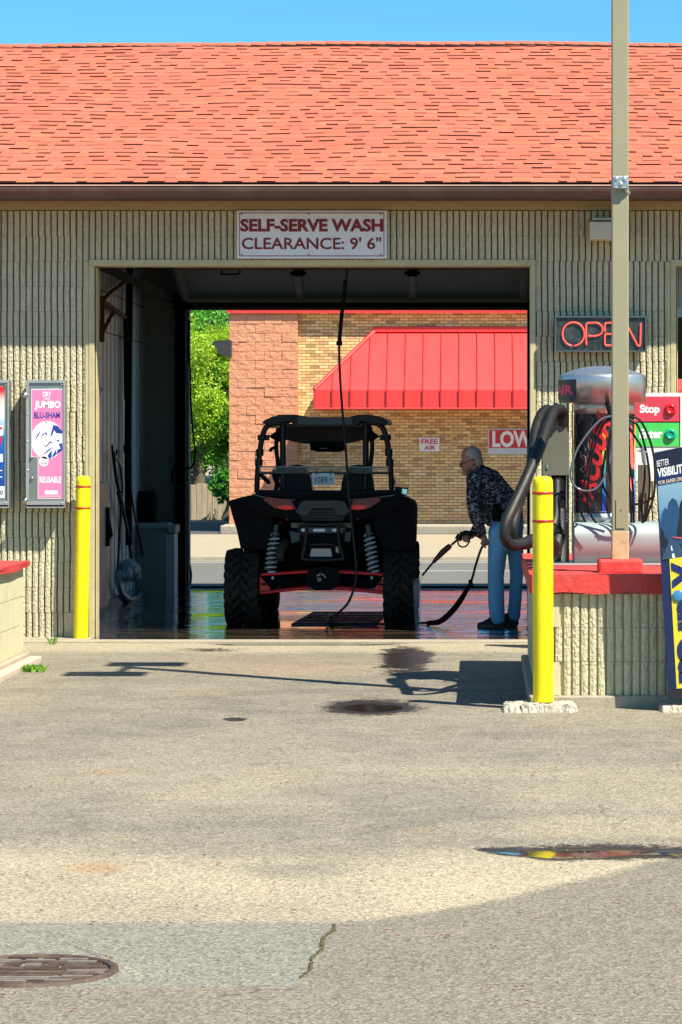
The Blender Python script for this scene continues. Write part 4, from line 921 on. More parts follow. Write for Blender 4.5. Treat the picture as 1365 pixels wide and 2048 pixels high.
bp([(62, 60), (56, 78), (52, 80), (50, 100), (44, 110), (42, 135), (38, 150), (34, 175), (60, 190), (190, 190), (190, 60)], -.004, 1)
bp([(4, 150), (8, 160), (12, 172), (16, 176), (18, 190), (4, 190)], -.004, 1)
bp([(20, 176), (24, 176), (60, 215), (2, 215)], -.005, 2); bp([(21.5, 190), (23, 190), (25, 200), (22, 200)], -.006, 3); bp([(23, 206), (27, 206), (29, 215), (23, 215)], -.006, 3)
bp([(26, 172), (60, 180), (190, 196), (190, 200), (60, 185), (26, 175)], -.006, 4)
mb.build('printed_scene', [mat('blue_ridge_print', (.01, .055, .14), .5), mat('dark_pine_print', (.004, .007, .018), .5), mat('blue_road_print', (.025, .06, .12), .5), WHTP, mat('red_streak_print', (.45, .08, .1), .5)], ad, fixn=False)
band('yellow_panel', mat('board_yellow', (.70, .56, .03), .45, var=.04), 17, W_, 214, 474, -.004)
band('foot_panel', mat('board_black', (.012, .012, .012), .5), 2, W_, 476, 493, -.003)
bl = lambda u0, u1, v0, v1, dy=-.004: (lambda a, b: brd(u0 + a * (u1 - u0), v1 + b * (v0 - v1), dy))
lettering('BETTER', bl(3, 27, 17, 29.5), WHTP, ad, bold=.0); lettering('VISIBILITY', bl(3, 61, 33, 51), WHTP, ad, bold=.03); lettering('FOR SAFER DRIVING', bl(4, 68, 58, 65.5), mat('tan_print', (.6, .5, .35), .5), ad, bold=.02)
rot = lambda u0, u1, v0, v1, dy=-.007: (lambda a, b: brd(u0 + (1 - b) * (u1 - u0), v1 + a * (v0 - v1), dy))
NV2 = mat('board_navy_print', (.006, .018, .12), .45, var=.1)
lettering('ra', rot(22, 78, 368, 464), NV2, ad, bold=.05); lettering('\u0131n', rot(26, 78, 297, 360), NV2, ad, bold=.05)
lettering('X', rot(20, 82, 222, 276), NV2, ad, bold=.06)
mb = MB(); c = brd(30, 291, -.01); mb.lathe([(.034 * math.sin(a), -.006 * math.cos(a)) for a in np.linspace(.01, PI / 2, 8)], c, 24, axis='y'); mb.build('round_dot', mat('blue_drop_print', (.05, .22, .42), .2, var=.3, vs=20), ad)
lettering('R', bl(34, 38, 232, 238, -.007), NV2, ad); 

# ------------------------------------------------------------------ the wet bay: fittings
mb = MB(); a, b = P(585, 1252, GY(1252)), P(745, 1252, GY(1252)); y0, y1 = GY(1251), GY(1226)
xa0, xa1 = (583 - VX) * y0 / F, (755 - VX) * y0 / F; xb0, xb1 = (628 - VX) * y1 / F, (775 - VX) * y1 / F
mb.prism([(xa0, y0, .003), (xa1, y0, .003), (xb1, y1, .003), (xb0, y1, .003)], (0, 0, .012))
gp = mb.build('drain_cover', mat('dark_steel_plate', (.012, .018, .032), .6, metal=.0, var=.2), org=(xa0, y0, .003)); tag(gp, 'dark steel chequer plate over the drain under the off-road vehicle', 'drain cover')
mb = MB()
for i in range(9):
    for j in range(5):
        u = (i + .5 + (j % 2) * .4) / 9.5; v = (j + .5) / 5; x = (xa0 + (xa1 - xa0) * u) * (1 - v) + (xb0 + (xb1 - xb0) * u) * v; y = y0 + (y1 - y0) * v
        mb.box(-.05, .05, -.013, .013, .0, .006, M=Matrix.Translation((x, y, .0152)) @ Matrix.Rotation(R(60), 4, 'Z'))
mb.build('raised_tread', mat('bright_tread', (.30, .36, .42), .35, metal=.3), gp)
lw = thing('low_block_wall', (-3.1, 30.2, 0), 'low grey block wall with white corner beside the rear opening', 'wall')
mb = MB()
X = lambda p, Y: (p - VX) * Y / F
x0, x1 = X(262, 30.6), X(333, 30.6); zt_ = P(0, 1056, 30.6).z
for k in range(4): mb.box(x0, x1, 30.6, 31.1, k * .2032 + .004 * (k > 0), min((k + 1) * .2032, zt_))
mb.build('block_courses', LCMU, lw)
mb = MB(); mb.box(x1 + .001, x1 + .085, 30.58, 30.95, 0, zt_ - .06); mb.build('white_corner', mat('white_corner_paint', (.5, .56, .6), .6, var=.12, dirt=(.2, .2, .2), ds=12), lw)
mb = MB(); mb.box(x0, x1 + .02, 30.55, 31.1, zt_, zt_ + .05); mb.box(x1 + .021, x1 + .10, 30.55, 31.0, zt_ - .05, zt_ + .03); mb.build('coping', mat('pale_coping', (.36, .38, .37), .7, var=.25, vs=20), lw)
mb = MB(); c = (X(283, 30.85), 30.85, zt_ + .05); mb.lathe([(.0001, .0), (.16, 0), (.165, .01), (.165, .27), (.155, .285), (.0001, .285)], (c[0] - .14, c[1], c[2] + .165), 24, axis='x'); tag(mb.build('drum_container', BLKM), 'small black drum lying on the low block wall', 'drum')
br = thing('hose_boom_bracket', (-3.5, 26.5, 2.4), 'rusty steel bracket high on the white bay wall carrying a hose', 'bracket')
WXi = -3.54
def wp(px, py):                                        # point on the left bay wall seen at a pixel (plus stand-off)
    Y = F * 3.48 / (VX - px); return Vector((-3.48, Y, H - (py - VY) * Y / F))
mb = MB(); mb.tube([wp(203, 592), wp(203, 684)], .03, 4); mb.tube([wp(206, 602), wp(250, 634)], .028, 4); mb.tube([wp(204, 668), wp(230, 618)], .018, 6); mb.build('steel_arm', RUST, br)
hose([wp(207, 600), wp(222, 585), wp(240, 572), wp(252, 555), wp(257, 535), wp(257, 515)], .022, mat('dull_red_hose', (.10, .015, .02), .5), 'feed_hose', br)
mb = MB(); mb.tube([wp(249.5, 628), wp(250.5, 700), wp(252, 800)], .016, 8); mb.tube([wp(260, 528), wp(258, 700), wp(256, 900), wp(258, 1090)], .034, 10)
for y in (677, 948, 1018): c = wp(257, y); mb.tube([c - Vector((0, .12, 0)), c + Vector((0, .12, 0))], .02, 6)
mb.tube([wp(263.5, 528), wp(262, 700), wp(261, 900), wp(262, 1090)], .014, 8)
tag(mb.build('supply_pipes', BLKM), 'dark vertical supply pipes fixed to the white panelled bay wall', 'pipe')
wd = thing('foam_brush', wp(250, 1170), 'wet pale blue foam brush hanging with its black lance on the left bay wall', 'brush')
blob('brush_head', [('e', wp(262, 1140), (.10, .30, .085), (0, 0, 0)), ('e', wp(256, 1128) + Vector((0, 0, -.01)), (.08, .22, .06), (0, 0, 0)), ('e', wp(268, 1152), (.08, .2, .06), (0, 0, 0)), ('e', wp(252, 1150), (.07, .18, .07), (0, 0, 0))], .02, FOAM, wd, 3)
mb = MB(); mb.tube(spline([wp(227, 905), wp(232, 950), wp(242, 1000), wp(255, 1060), wp(263, 1115)], 8), .017, 8); mb.build('lance', HOSE, wd)
mb = MB(); mb.tube(spline([wp(238, 985), wp(243, 1005), wp(246, 1020)], 8), .026, 8); mb.build('grip', mat('dark_red_grip', (.08, .01, .012), .5), wd)
mb = MB(); mb.tube(spline([wp(228, 910), wp(240, 930), wp(245, 970), wp(243, 1020), wp(239, 1080), wp(236, 1140)], 8), .011, 8); mb.tube(spline([wp(258, 950), wp(268, 1020), wp(282, 1090), wp(292, 1140)], 8), .011, 8); mb.build('hose', HOSE, wd)
mb = MB(); mb.tube(spline([wp(236, 1140), wp(238, 1170), wp(250, 1192), wp(266, 1198), wp(284, 1186), wp(294, 1160), wp(295, 1138)], 8), .030, 10); mb.build('clear_sleeve', mat('clear_pale_sleeve', (.28, .36, .38), .3, var=.15), wd)
for x, lb_ in ((225, 'black hook on the bay wall carrying the foam brush lance'), (249, 'black hook on the bay wall just left of the dark supply pipes')):
    mb = MB(); mb.tube(spline([wp(x, 890), wp(x + 1, 905), wp(x + 5, 912), wp(x + 9, 906), wp(x + 9, 900)], 6), .010, 6)
    tag(mb.build('hose_hook', BLKM), lb_, 'hook', 'hooks on the bay wall')
mb = MB(); mb.tube([wp(209, 1020), wp(211, 1040), wp(217, 1070)], [.03, .045, .045], 10); mb.tube([wp(208, 1068), wp(216, 1074)], .028, 8)
tag(mb.build('coin_meter', BLKM), 'black lance holder fixed low on the white bay wall', 'holder')
mb = MB(); c0 = X(192, 27.5)
mb.box(-3.545, -3.46, 26.6, 27.62, .06, zz(964, 27.3)); cb = mb.build('wall_cabinet', mat('white_cabinet', (.34, .35, .38), .5, var=.06), bevel=.01); tag(cb, 'white metal cabinet low on the bay wall just inside the left jamb', 'cabinet')
mb = MB(); mb.tube([(-3.455, 27.45, .62), (-3.455, 27.45, .98)], .03, 8); mb.build('handle', BLKM, cb)
mb = MB(); g = lambda px, py: P(px, py, 31.0)
mb.tube(spline([g(379, 640), g(378, 700), g(381, 740), g(382, 800), g(385, 850), g(391, 905), g(386, 930), g(376, 937), g(352, 934)], 10), .009, 8); mb.tube(spline([g(350, 930), g(346, 945), g(345, 965)], 6), .012, 8); mb.tube(spline([g(380, 1130), g(383, 1150), g(381, 1170)], 6), .01, 6)
tag(mb.build('dangling_cord', BLKM), 'thin black cord dangling at the left side of the rear opening', 'cord')
# wall bits over the jamb: conduit inside the left edge
mb = MB(); mb.tube([P(199, 532, 25.2), P(199, 640, 25.2)], .008, 8); mb.tube(spline([P(198, 640, 25.2), P(196, 700, 25.2), P(199, 770, 25.2), P(206, 778, 25.2), P(200, 786, 25.2), P(193.5, 830, 25.2)], 8), .006, 6)
tag(mb.build('wall_conduit', mat('grey_conduit', (.2, .18, .15), .6)), 'thin grey conduit running down just inside the left bay jamb', 'conduit')

# ------------------------------------------------------------------ off-road vehicle seen from behind
UY = 25.7
uv = thing('off_road_vehicle', (X(645, UY), UY + 1.1, 0), 'black side by side off-road vehicle with red suspension arms, seen from behind', 'off-road vehicle')
def U(px, py, Y=25.45): return P(px, py, Y)
def upoly(pts, y0, y1, name, m, parent=uv, bevel=.01, Yr=None):
    Yr = Yr or y0; mb = MB(); mb.prism([P(a, b, Yr) + Vector((0, y0 - Yr, 0)) for a, b in pts], (0, y1 - y0, 0)); return mb.build(name, m, parent, bevel=bevel)
def wheel(cx, cy, cz, r, w, name='wheel'):
    mb = MB(); hub = MB(); h = w / 2
    prof = [(r * .56, -h * .8), (r * .70, -h * .98), (r * .84, -h), (r * .905, -h * .92), (r * .925, -h * .7), (r * .93, 0), (r * .925, h * .7), (r * .905, h * .92), (r * .84, h), (r * .70, h * .98), (r * .56, h * .8)]
    mb.lathe(prof, (cx, cy, cz), 48, axis='x')
    n = 20
    for k in range(n):
        for sd in (-1, 1):
            a = 2 * PI * (k + (.5 if sd > 0 else 0)) / n
            for (xa, xb, da, wd_) in ((.06, .52, .20, .030), (.45, .98, -.10, .034)):
                V = []
                for (xx, aa) in ((xa, a), (xb, a + da)):
                    for (dw, dr) in ((-wd_, .0), (wd_, .0), (wd_ * .8, .042), (-wd_ * .8, .042)):
                        t = aa + dw / r; rr = r * (.925 if xx < .9 else .90) + dr * (1 if xx < .9 else .7); V.append((cx + sd * xx * h, cy + rr * math.cos(t), cz + rr * math.sin(t)))
                mb.add(V, [(0, 1, 2, 3), (7, 6, 5, 4), (0, 4, 5, 1), (1, 5, 6, 2), (2, 6, 7, 3), (3, 7, 4, 0)], 0)
            t0 = a - .10; V = []                       # shoulder lug
            for (xx, rr) in ((.9, .97), (1.03, .93), (1.04, .80), (.95, .80)):
                for dw in (-.022, .022): t = t0 + dw / r; V.append((cx + sd * xx * h, cy + r * rr * math.cos(t), cz + r * rr * math.sin(t)))
            mb.add(V, [(0, 1, 3, 2), (2, 3, 5, 4), (4, 5, 7, 6), (0, 2, 4, 6), (1, 7, 5, 3)], 0)
    w_ = mb.build(name, RUB, uv)
    hub.lathe([(.0001, -h * .2), (r * .2, -h * .25), (r * .25, 0), (r * .5, h * .1), (r * .56, -h * .75), (r * .59, -h * .8), (r * .59, h * .8), (r * .54, h * .72), (r * .5, .1 * h), (.0001, .1 * h)], (cx, cy, cz), 32, axis='x')
    hub.build('rim', BLK, w_); return w_
rw = .325
wheel(X(487, UY), UY, rw, rw, .285); wheel(X(802, UY), UY, rw, rw, .285)
FYa = UY + 2.25; wheel(X(487, UY) + .02, FYa, rw, rw, .26); wheel(X(802, UY) - .02, FYa, rw, rw, .26)
# bodywork
upoly([(500, 993), (515, 984), (600, 986), (700, 986), (790, 984), (800, 993), (806, 1010), (760, 1032), (705, 1040), (585, 1040), (535, 1032), (490, 1012)], 25.45, 26.3, 'cargo_bed', BLKM)
for sgn, pts in ((0, [(457, 1002), (480, 995), (510, 989), (540, 1005), (545, 1060), (530, 1098), (482, 1098), (474, 1060), (467, 1038)]), (1, [(740, 1005), (785, 989), (812, 996), (828, 1004), (832, 1014), (832, 1034), (830, 1098), (770, 1100), (750, 1060)])):
    upoly(pts, 25.5, 26.2, 'rear_fender', BLKM, bevel=.02)
upoly([(500, 1000), (790, 1000), (775, 1110), (705, 1150), (590, 1150), (520, 1110)], 26.35, 27.2, 'seat_tub', BLKM, Yr=25.6)
upoly([(505, 990), (785, 990), (800, 1060), (780, 1150), (520, 1150), (495, 1060)], 27.3, 28.6, 'front_body', BLKM, Yr=26.0, bevel=.05)
upoly([(535, 1150), (755, 1150), (755, 1172), (535, 1172)], 25.9, 28.5, 'floor_pan', BLKM, Yr=25.9)
for s in (-1, 1):
    c = 645
    pts = [(c + s * 52, 1018), (c + s * 62, 1001), (c + s * 110, 994), (c + s * 118, 1000), (c + s * 95, 1016), (c + s * 75, 1020)]
    tl = upoly(pts, 25.42, 25.5, 'tail_light', REDL, bevel=.004)
    upoly([(c + s * 57, 1018.5), (c + s * 62, 1010.5), (c + s * 76, 1010), (c + s * 90, 1012), (c + s * 86, 1017), (c + s * 72, 1019.3)], 25.412, 25.42, 'reflector', REDLIT, parent=tl, bevel=0, Yr=25.45)
upoly([(592, 1022), (604, 1003), (612, 1001), (682, 1001), (690, 1003), (700, 1022), (693, 1029), (676, 1029), (668, 1016), (626, 1016), (617, 1029), (600, 1029)], 25.40, 25.5, 'tailgate_panel', GREYP, Yr=25.45)
upoly([(601, 1027), (627, 1018), (667, 1018), (692, 1027), (686, 1042), (606, 1042)], 25.44, 25.5, 'tailgate_inset', BLK, Yr=25.45)
for k in range(3): upoly([(612 + 2 * k, 1022 + 5 * k), (680 - 2 * k, 1022 + 5 * k), (680 - 2 * k, 1023.3 + 5 * k), (612 + 2 * k, 1023.3 + 5 * k)], 25.425, 25.44, 'vent_slat', GREYP, bevel=0, Yr=25.45)
mb = MB()
for s in (-1, 1): mb.tube([U(645 + s * 75, 1022, 25.5), U(645 + s * 70, 1040, 25.5)], .013, 8)
mb.build('frame_brace', REDM, uv)
mb = MB(); mb.tube([U(505, 988, 25.44), U(540, 998, 25.44), U(590, 1000, 25.44)], .006, 6); mb.tube([U(700, 1000, 25.44), U(750, 996, 25.44), U(790, 990, 25.44)], .006, 6); mb.build('tail_trim', mat('grey_trim', (.09, .1, .11), .4), uv)
# roof, cage
roofpts = [(524, 846), (530, 840), (545, 833), (565, 829), (590, 829), (606, 834), (700, 834), (716, 829), (740, 829), (760, 833), (773, 840), (778, 846), (770, 850), (755, 846), (720, 842), (712, 852), (590, 852), (580, 842), (548, 846), (533, 849)]
upoly(roofpts, 25.75, 27.0, 'roof_panel', BLK, Yr=25.75)
upoly([(594, 835), (706, 835), (704, 849), (597, 849)], 25.735, 25.745, 'rear_roof_lip', mat('bluish_black', (.02, .026, .034), .4), Yr=25.75, bevel=.002)
upoly([(565, 850), (735, 850), (728, 880), (690, 888), (610, 888), (572, 880)], 26.7, 26.73, 'visor', mat('dark_visor', (.02, .018, .018), .6), Yr=26.7)
upoly([(619, 884), (692, 884), (690, 900), (678, 904), (640, 904), (622, 901)], 26.6, 26.66, 'rear_view_mirror', BLKM, Yr=26.6)
upoly([(640, 896), (656, 896), (656, 897.2), (640, 897.2)], 26.59, 26.597, 'mirror_mark', mat('grey_mark', (.25, .25, .25), .5), Yr=26.6, bevel=0)
mb = MB()
def ct(pts, r, Y=25.85, Y2=None, n=8):
    m_ = len(pts); mb.tube(spline([P(a, b, Y) + Vector((0, 0 if Y2 is None else (Y2 - Y) * i / (m_ - 1), 0)) for i, (a, b) in enumerate(pts)], n), r, 12)
for s in (-1, 1):
    c = 649
    ct([(c + s * 70, 848), (c + s * 100, 846), (c + s * 117, 856), (c + s * 125, 880), (c + s * 129, 905), (c + s * 133, 940), (c + s * 135, 985)], .024)
    ct([(c + s * 83, 848), (c + s * 83, 900), (c + s * 82, 990)], .026, 25.83)
    ct([(c + s * 84, 846), (c + s * 92, 858), (c + s * 96, 895), (c + s * 92, 940), (c + s * 98, 990)], .020, 26.95)
    mb.tube([P(c + s * 112, 850, 25.85), P(c + s * 110, 850, 25.85) + Vector((0, 1.1, 0))], .024, 10); mb.tube([P(c + s * 131, 945, 25.85), P(c + s * 131, 945, 25.85) + Vector((0, 1.2, -.1))], .022, 10)
    for yy in (905, 925): p = P(c + s * (129 + (yy - 905) * .1), yy, 25.85); mb.tube([p + Vector((0, 0, -.03)), p + Vector((0, 0, .03))], .034, 10)
    p = P(c + s * 122, 874, 25.9); mb.box(p.x - .05, p.x + .05, p.y, p.y + .06, p.z - .03, p.z + .02)
ct([(515, 946), (649, 946), (784, 946)], .012, 25.82); ct([(565, 852), (735, 852)], .02, 25.85); ct([(512, 984), (649, 986), (786, 984)], .02, 25.7)
mb.build('roll_cage', BLKT, uv)
mb = MB(); mb.tube([P(518, 933.5, 25.8), P(780, 934.5, 25.8)], .006, 6); mb.build('clear_rear_edge', mat('clear_edge', (.3, .34, .38), .3), uv)
upoly([(518, 934), (780, 934), (780, 947), (518, 947)], 25.79, 25.792, 'rear_screen', GLASS, Yr=25.79, bevel=0)
upoly([(568, 880), (730, 880), (742, 960), (556, 960)], 27.0, 27.004, 'windscreen', GLASS, Yr=26.9, bevel=0)
for cx in (592, 716):
    t_ = MB(); pts = [(cx - 36, 990), (cx - 30, 955), (cx - 22, 938), (cx - 12, 931), (cx, 929), (cx + 12, 931), (cx + 22, 940), (cx + 30, 958), (cx + 34, 990)]
    upoly(pts, 26.3, 26.5, 'seat', BLK, Yr=26.3, bevel=.03)
mb = MB(); mb.tube(spline([P(c + 0, 0, 1) for c in ()] or [P(548, 943, 27.2), P(552, 962, 27.0), P(565, 975, 26.9)], 6), .02, 8); mb.tube(spline([P(540, 903, 26.9), P(545, 897, 26.9), P(556, 894, 26.9)], 4), .016, 8); mb.build('grab_handle', BLKM, uv)
# visor corners and netting
for s in (-1, 1):
    upoly([(649 + s * 112, 873), (649 + s * 96, 862), (649 + s * 86, 866), (649 + s * 86, 884), (649 + s * 96, 882)], 26.4, 26.42, 'corner_guard', BLKM, Yr=26.4, bevel=.002)
pl = upoly([(624.5, 946.5), (669, 946.5), (669, 970), (624.5, 970)], 25.70, 25.706, 'number_plate', mat('pale_blue_plate', (.48, .60, .64), .45, var=.05), Yr=25.7, bevel=.002)
lettering('1089', fitpx(631, 655, 953.5, 966, 25.697), BLKM, pl, bold=-.004, spacing=1.1); lettering('18', fitpx(659, 664.5, 956, 961, 25.697), BLKM, pl)
mb = MB()
for x in (634, 662): mb.tube(spline([P(x, 950, 25.69), P(x - 1, 944, 25.69), P(x + 1, 940, 25.72)], 5), .004, 6)
mb.build('plate_tie', BLKM, uv)
mm = thing  # wing mirror on the right
wm = upoly([(790, 973), (817, 976), (814, 992), (790, 988)], 26.1, 26.2, 'wing_mirror', BLK, Yr=26.1)
upoly([(805, 977.5), (815, 978.5), (813.5, 989.5), (804, 988)], 26.095, 26.099, 'mirror_glass', mat('mirror_glass', (.45, .75, .9), .05, metal=1.0, var=.02), parent=wm, Yr=26.1, bevel=0)
upoly([(778, 976), (790, 984), (792, 990), (785, 988)], 26.05, 26.09, 'side_panel_tip', REDM, Yr=26.05)
# rear frame, bumper, engine, suspension
mb = MB()
def bt(pts, r=.013, Y=25.36, n=6): mb.tube(spline([P(a, b, Y) for a, b in pts], n), r, 10)
bt([(598, 1054), (612, 1050), (676, 1050), (692, 1054), (688, 1066)]); bt([(614, 1052), (611, 1085), (604, 1118)], .016); bt([(676, 1052), (679, 1085), (688, 1118)], .016); bt([(604, 1118), (645, 1120), (688, 1118)], .016)
bt([(598, 1054), (602, 1066), (612, 1070)]); bt([(620, 1090), (645, 1088), (670, 1090)], .012); mb.build('bumper_frame', BLKT, uv)
upoly([(606, 1064), (686, 1064), (690, 1085), (678, 1118), (614, 1118), (600, 1085)], 25.45, 25.5, 'engine_guard', BLKM, Yr=25.45)
upoly([(624, 1097), (662, 1097), (665, 1113), (620, 1113)], 25.42, 25.44, 'perforated_plate', mat('perforated_metal', (.38, .37, .34), .5, metal=.3, var=.3, vs=160), Yr=25.45, bevel=0)
upoly([(608, 1093), (612, 1093), (611, 1104), (605, 1106)], 25.42, 25.44, 'side_plate', mat('perforated_metal', (.38, .37, .34)), Yr=25.45, bevel=0); upoly([(672, 1093), (676, 1093), (679, 1106), (673, 1104)], 25.42, 25.44, 'side_plate', mat('perforated_metal', (.38, .37, .34)), Yr=25.45, bevel=0)
lb = upoly([(597, 1055), (690, 1055), (688, 1066), (600, 1066)], 25.37, 25.4, 'light_bar', mat('dark_blue_plastic', (.012, .018, .03), .35), Yr=25.38, bevel=.004)
for a, b in ((602, 615), (626, 652), (664, 678)): upoly([(a, 1060), (a + 3, 1057.5), (b - 3, 1057.5), (b, 1060), (b - 3, 1063), (a + 3, 1063)], 25.355, 25.368, 'lamp_lens', mat('pale_lens', (.55, .62, .68), .2, var=.2, vs=80), parent=lb, Yr=25.37, bevel=0)
upoly([(582, 1046), (705, 1046), (703, 1056), (692, 1056), (688, 1049), (604, 1049), (597, 1056), (583, 1056)], 25.6, 25.63, 'rear_cross_plate', mat('tan_plate', (.25, .23, .17), .6), Yr=25.6, bevel=0)
upoly([(579, 1062), (600, 1066), (600, 1082), (584, 1086)], 25.5, 25.6, 'side_housing', mat('slate_plastic', (.02, .04, .06), .4), Yr=25.5); upoly([(690, 1066), (703, 1062), (700, 1084), (690, 1082)], 25.5, 25.6, 'side_housing', mat('slate_plastic', (.02, .04, .06), .4), Yr=25.5)
mb = MB(); mb.tube(spline([P(572, 1085, 25.55), P(562, 1100, 25.45), P(560, 1120, 25.4)], 6), .04, 14); mb.tube([P(555, 1050, 25.6), P(562, 1044, 25.55)], .02, 8); mb.build('exhaust', mat('dull_exhaust', (.05, .04, .035), .5, metal=.5), uv)
upoly([(520, 1035), (775, 1035), (770, 1048), (525, 1048)], 25.7, 25.95, 'rear_crossmember', BLKM, Yr=25.7)
upoly([(560, 1048), (735, 1048), (712, 1150), (585, 1150)], 25.95, 26.5, 'engine_block', BLKM, Yr=25.9)
for (tp, bt_) in (((553, 1050), (540, 1150)), ((736, 1050), (749, 1150))):
    A = P(*tp, 25.55); B = P(*bt_, 25.5); d = B - A
    mb = MB(); mb.tube([A, B], .016, 10); mb.tube([A, A + d * .2], .03, 12); sh = mb.build('shock_absorber', mat('shock_body', (.05, .055, .06), .35, metal=.5), uv)
    mb = MB(); N = d.normalized(); e1 = N.orthogonal().normalized(); e2 = N.cross(e1); turns = 8; rr = .047
    pth = [A + d * (.20 + .76 * k / (turns * 14)) + (e1 * math.cos(2 * PI * k / 14) + e2 * math.sin(2 * PI * k / 14)) * rr * (0.85 + .15 * min(1, k / 28)) for k in range(turns * 14)]
    mb.tube(pth, .0085, 8); mb.build('coil_spring', SPRG, sh)
    mb = MB(); [mb.tube([A + d * (.16 + .012 * k), A + d * (.165 + .012 * k)], .042, 14) for k in range(4)]; mb.build('spring_collar', mat('collar_grey', (.16, .17, .17), .5), sh)
Yw = 25.48
def arm(p, q_, r): mb = MB(); mb.tube([P(*p, Yw), P(*q_, Yw)], r, 8); mb.tube([P(*p, Yw) + Vector((0, .22, 0)), P(*q_, Yw) + Vector((0, .22, 0))], r, 8); return mb.build('suspension_arm', REDM, uv)
for s in (-1, 1):
    c = 645; arm((c + s * 122, 1149.5), (c + s * 26, 1143.5), .0115); arm((c + s * 122, 1186), (c + s * 22, 1175), .013)
    upoly([(c + s * 126, 1152), (c + s * 105, 1176), (c + s * 108, 1187), (c + s * 126, 1188)], Yw + .03, Yw + .06, 'arm_gusset', REDM, Yr=Yw, bevel=.002)
    mb = MB(); mb.tube([P(c + s * 122, 1169, Yw), P(c + s * 30, 1163, Yw)], .008, 8); mb.tube([P(c + s * 126, 1162, Yw + .15), P(c + s * 30, 1158, Yw + .15)], .02, 8); mb.build('drive_shaft', BLKM, uv)
    mb = MB(); mb.box(*sorted((X(c + s * 97, Yw), X(c + s * 101, Yw))), Yw - .02, Yw - .01, P(0, 1158, Yw).z, P(0, 1153, Yw).z); mb.build('bracket_tab', mat('pale_tab', (.5, .55, .58), .5), uv)
df = upoly([(618, 1140), (632, 1134), (662, 1134), (674, 1140), (682, 1152), (676, 1172), (662, 1180), (630, 1180), (616, 1172), (612, 1152)], 25.42, 25.9, 'differential_housing', BLKM, Yr=25.45)
mb = MB(); c = P(639, 1159, 25.408); mb.lathe([(.014, 0), (.018, -.004), (.010, -.008), (.008, 0)], c, 14, axis='y')
for dx, dy in ((-4, -9), (-1, -11), (3, -12), (7, -10), (9, -6)): c = P(640 + dx, 1157 + dy * .9, 25.412); mb.tube([c, c + Vector((dx * .001, 0, -.018))], .005, 6)
mb.build('paw_badge', mat('silver_badge', (.42, .43, .42), .35, metal=.6), df)

# ------------------------------------------------------------------ person washing
MY = 25.32
mn = thing('person', (X(1005, MY), MY, 0), 'grey haired person in dark camouflage jacket and blue jeans bending to spray', 'person')
def M_(px, py, dy=0.0): return P(px, py, MY) + Vector((0, dy, 0))
nr, fr = -.11, .11                                      # near (left) side, far (right) side
hipn, hipf = M_(1012, 1045, -.08), M_(1022, 1045, .09)
body = [('e', M_(942, 917), (.078, .073, .103), (0, R(-18), 0)), ('e', M_(935, 930), (.058, .056, .065), (0, R(-15), 0)), ('c', M_(951, 927), .052, M_(962, 952), .055),
        ('c', M_(933, 938), .030, M_(930.5, 942), .018), ('c', M_(923, 924.5), .012, M_(920.5, 929.5), .011),           # jaw, nose
        ('c', M_(928, 945), .02, M_(934, 946), .02), ('e', M_(947, 924, -.072), (.014, .010, .028), (0, R(-15), 0)), ('e', M_(947, 924, .072), (.014, .010, .028), (0, R(-15), 0)),
        ('c', M_(962, 958), .06, M_(1005, 1020), .10), ('c', M_(1005, 1020), .10, M_(1014, 1050), .09),
        ('c', hipn, .065, M_(994, 1140, -.11), .045), ('c', M_(994, 1140, -.11), .045, M_(994, 1235, -.1), .035), ('c', hipf, .065, M_(1033, 1140, .11), .040), ('c', M_(1033, 1140, .11), .040, M_(1028, 1235, .1), .035),
        ('c', M_(947, 965, -.19), .045, M_(950, 1025, -.21), .036), ('c', M_(950, 1025, -.21), .036, M_(966, 1068, -.13), .026), ('c', M_(955, 965, .19), .045, M_(970, 1020, .18), .036), ('c', M_(970, 1020, .18), .036, M_(944, 1072, .04), .026),
        ('c', M_(955, 960, -.02), .07, M_(947, 965, -.19), .05), ('c', M_(955, 960, .02), .07, M_(955, 965, .19), .05)]
# near hand round the hose below, far hand round the gun grip
nh = M_(970, 1080, -.12); body += [('c', M_(966, 1068, -.13), .026, nh, .030), ('c', nh, .028, M_(972, 1086, -.12), .024)]
for k, (dx, dz) in enumerate(((-3, 3), (-1, 7), (1.5, 10.5), (3.5, 13))):
    a = M_(966 + k * 1.3, 1080 + k * 2.2, -.145); b = M_(962.5 + k * 2.2, 1085.5 + k * 2.4, -.155); c = M_(967 + k * 1.6, 1090 + k * 1.3, -.165)
    body += [('c', a, .010, b, .009), ('c', b, .009, c, .008)]
body += [('c', M_(973, 1076, -.10), .011, M_(974.5, 1086, -.085), .009)]
fh = M_(936, 1073, .03); body += [('c', M_(944, 1072, .04), .026, fh, .028), ('c', fh, .027, M_(930, 1073, .02), .022)]
for k in range(4):
    a = M_(927 + k * 3.6, 1070.5 + k * .7, -.0); b = M_(925 + k * 3.9, 1077 + k * .7, -.022); c = M_(928.5 + k * 3.9, 1082.5 + k * .5, -.012)
    body += [('c', a, .0105, b, .0095), ('c', b, .0095, c, .0085)]
body += [('c', M_(936, 1067.5, -.005), .011, M_(926, 1067, -.015), .009)]
blob('body', body, .0075, SKIN, mn, 3)
hair = blob('hair', [('e', M_(945, 912.5), (.085, .080, .088), (0, R(-18), 0)), ('e', M_(953, 921), (.058, .066, .068), (0, R(-30), 0))], .006, HAIR, mn, 4)
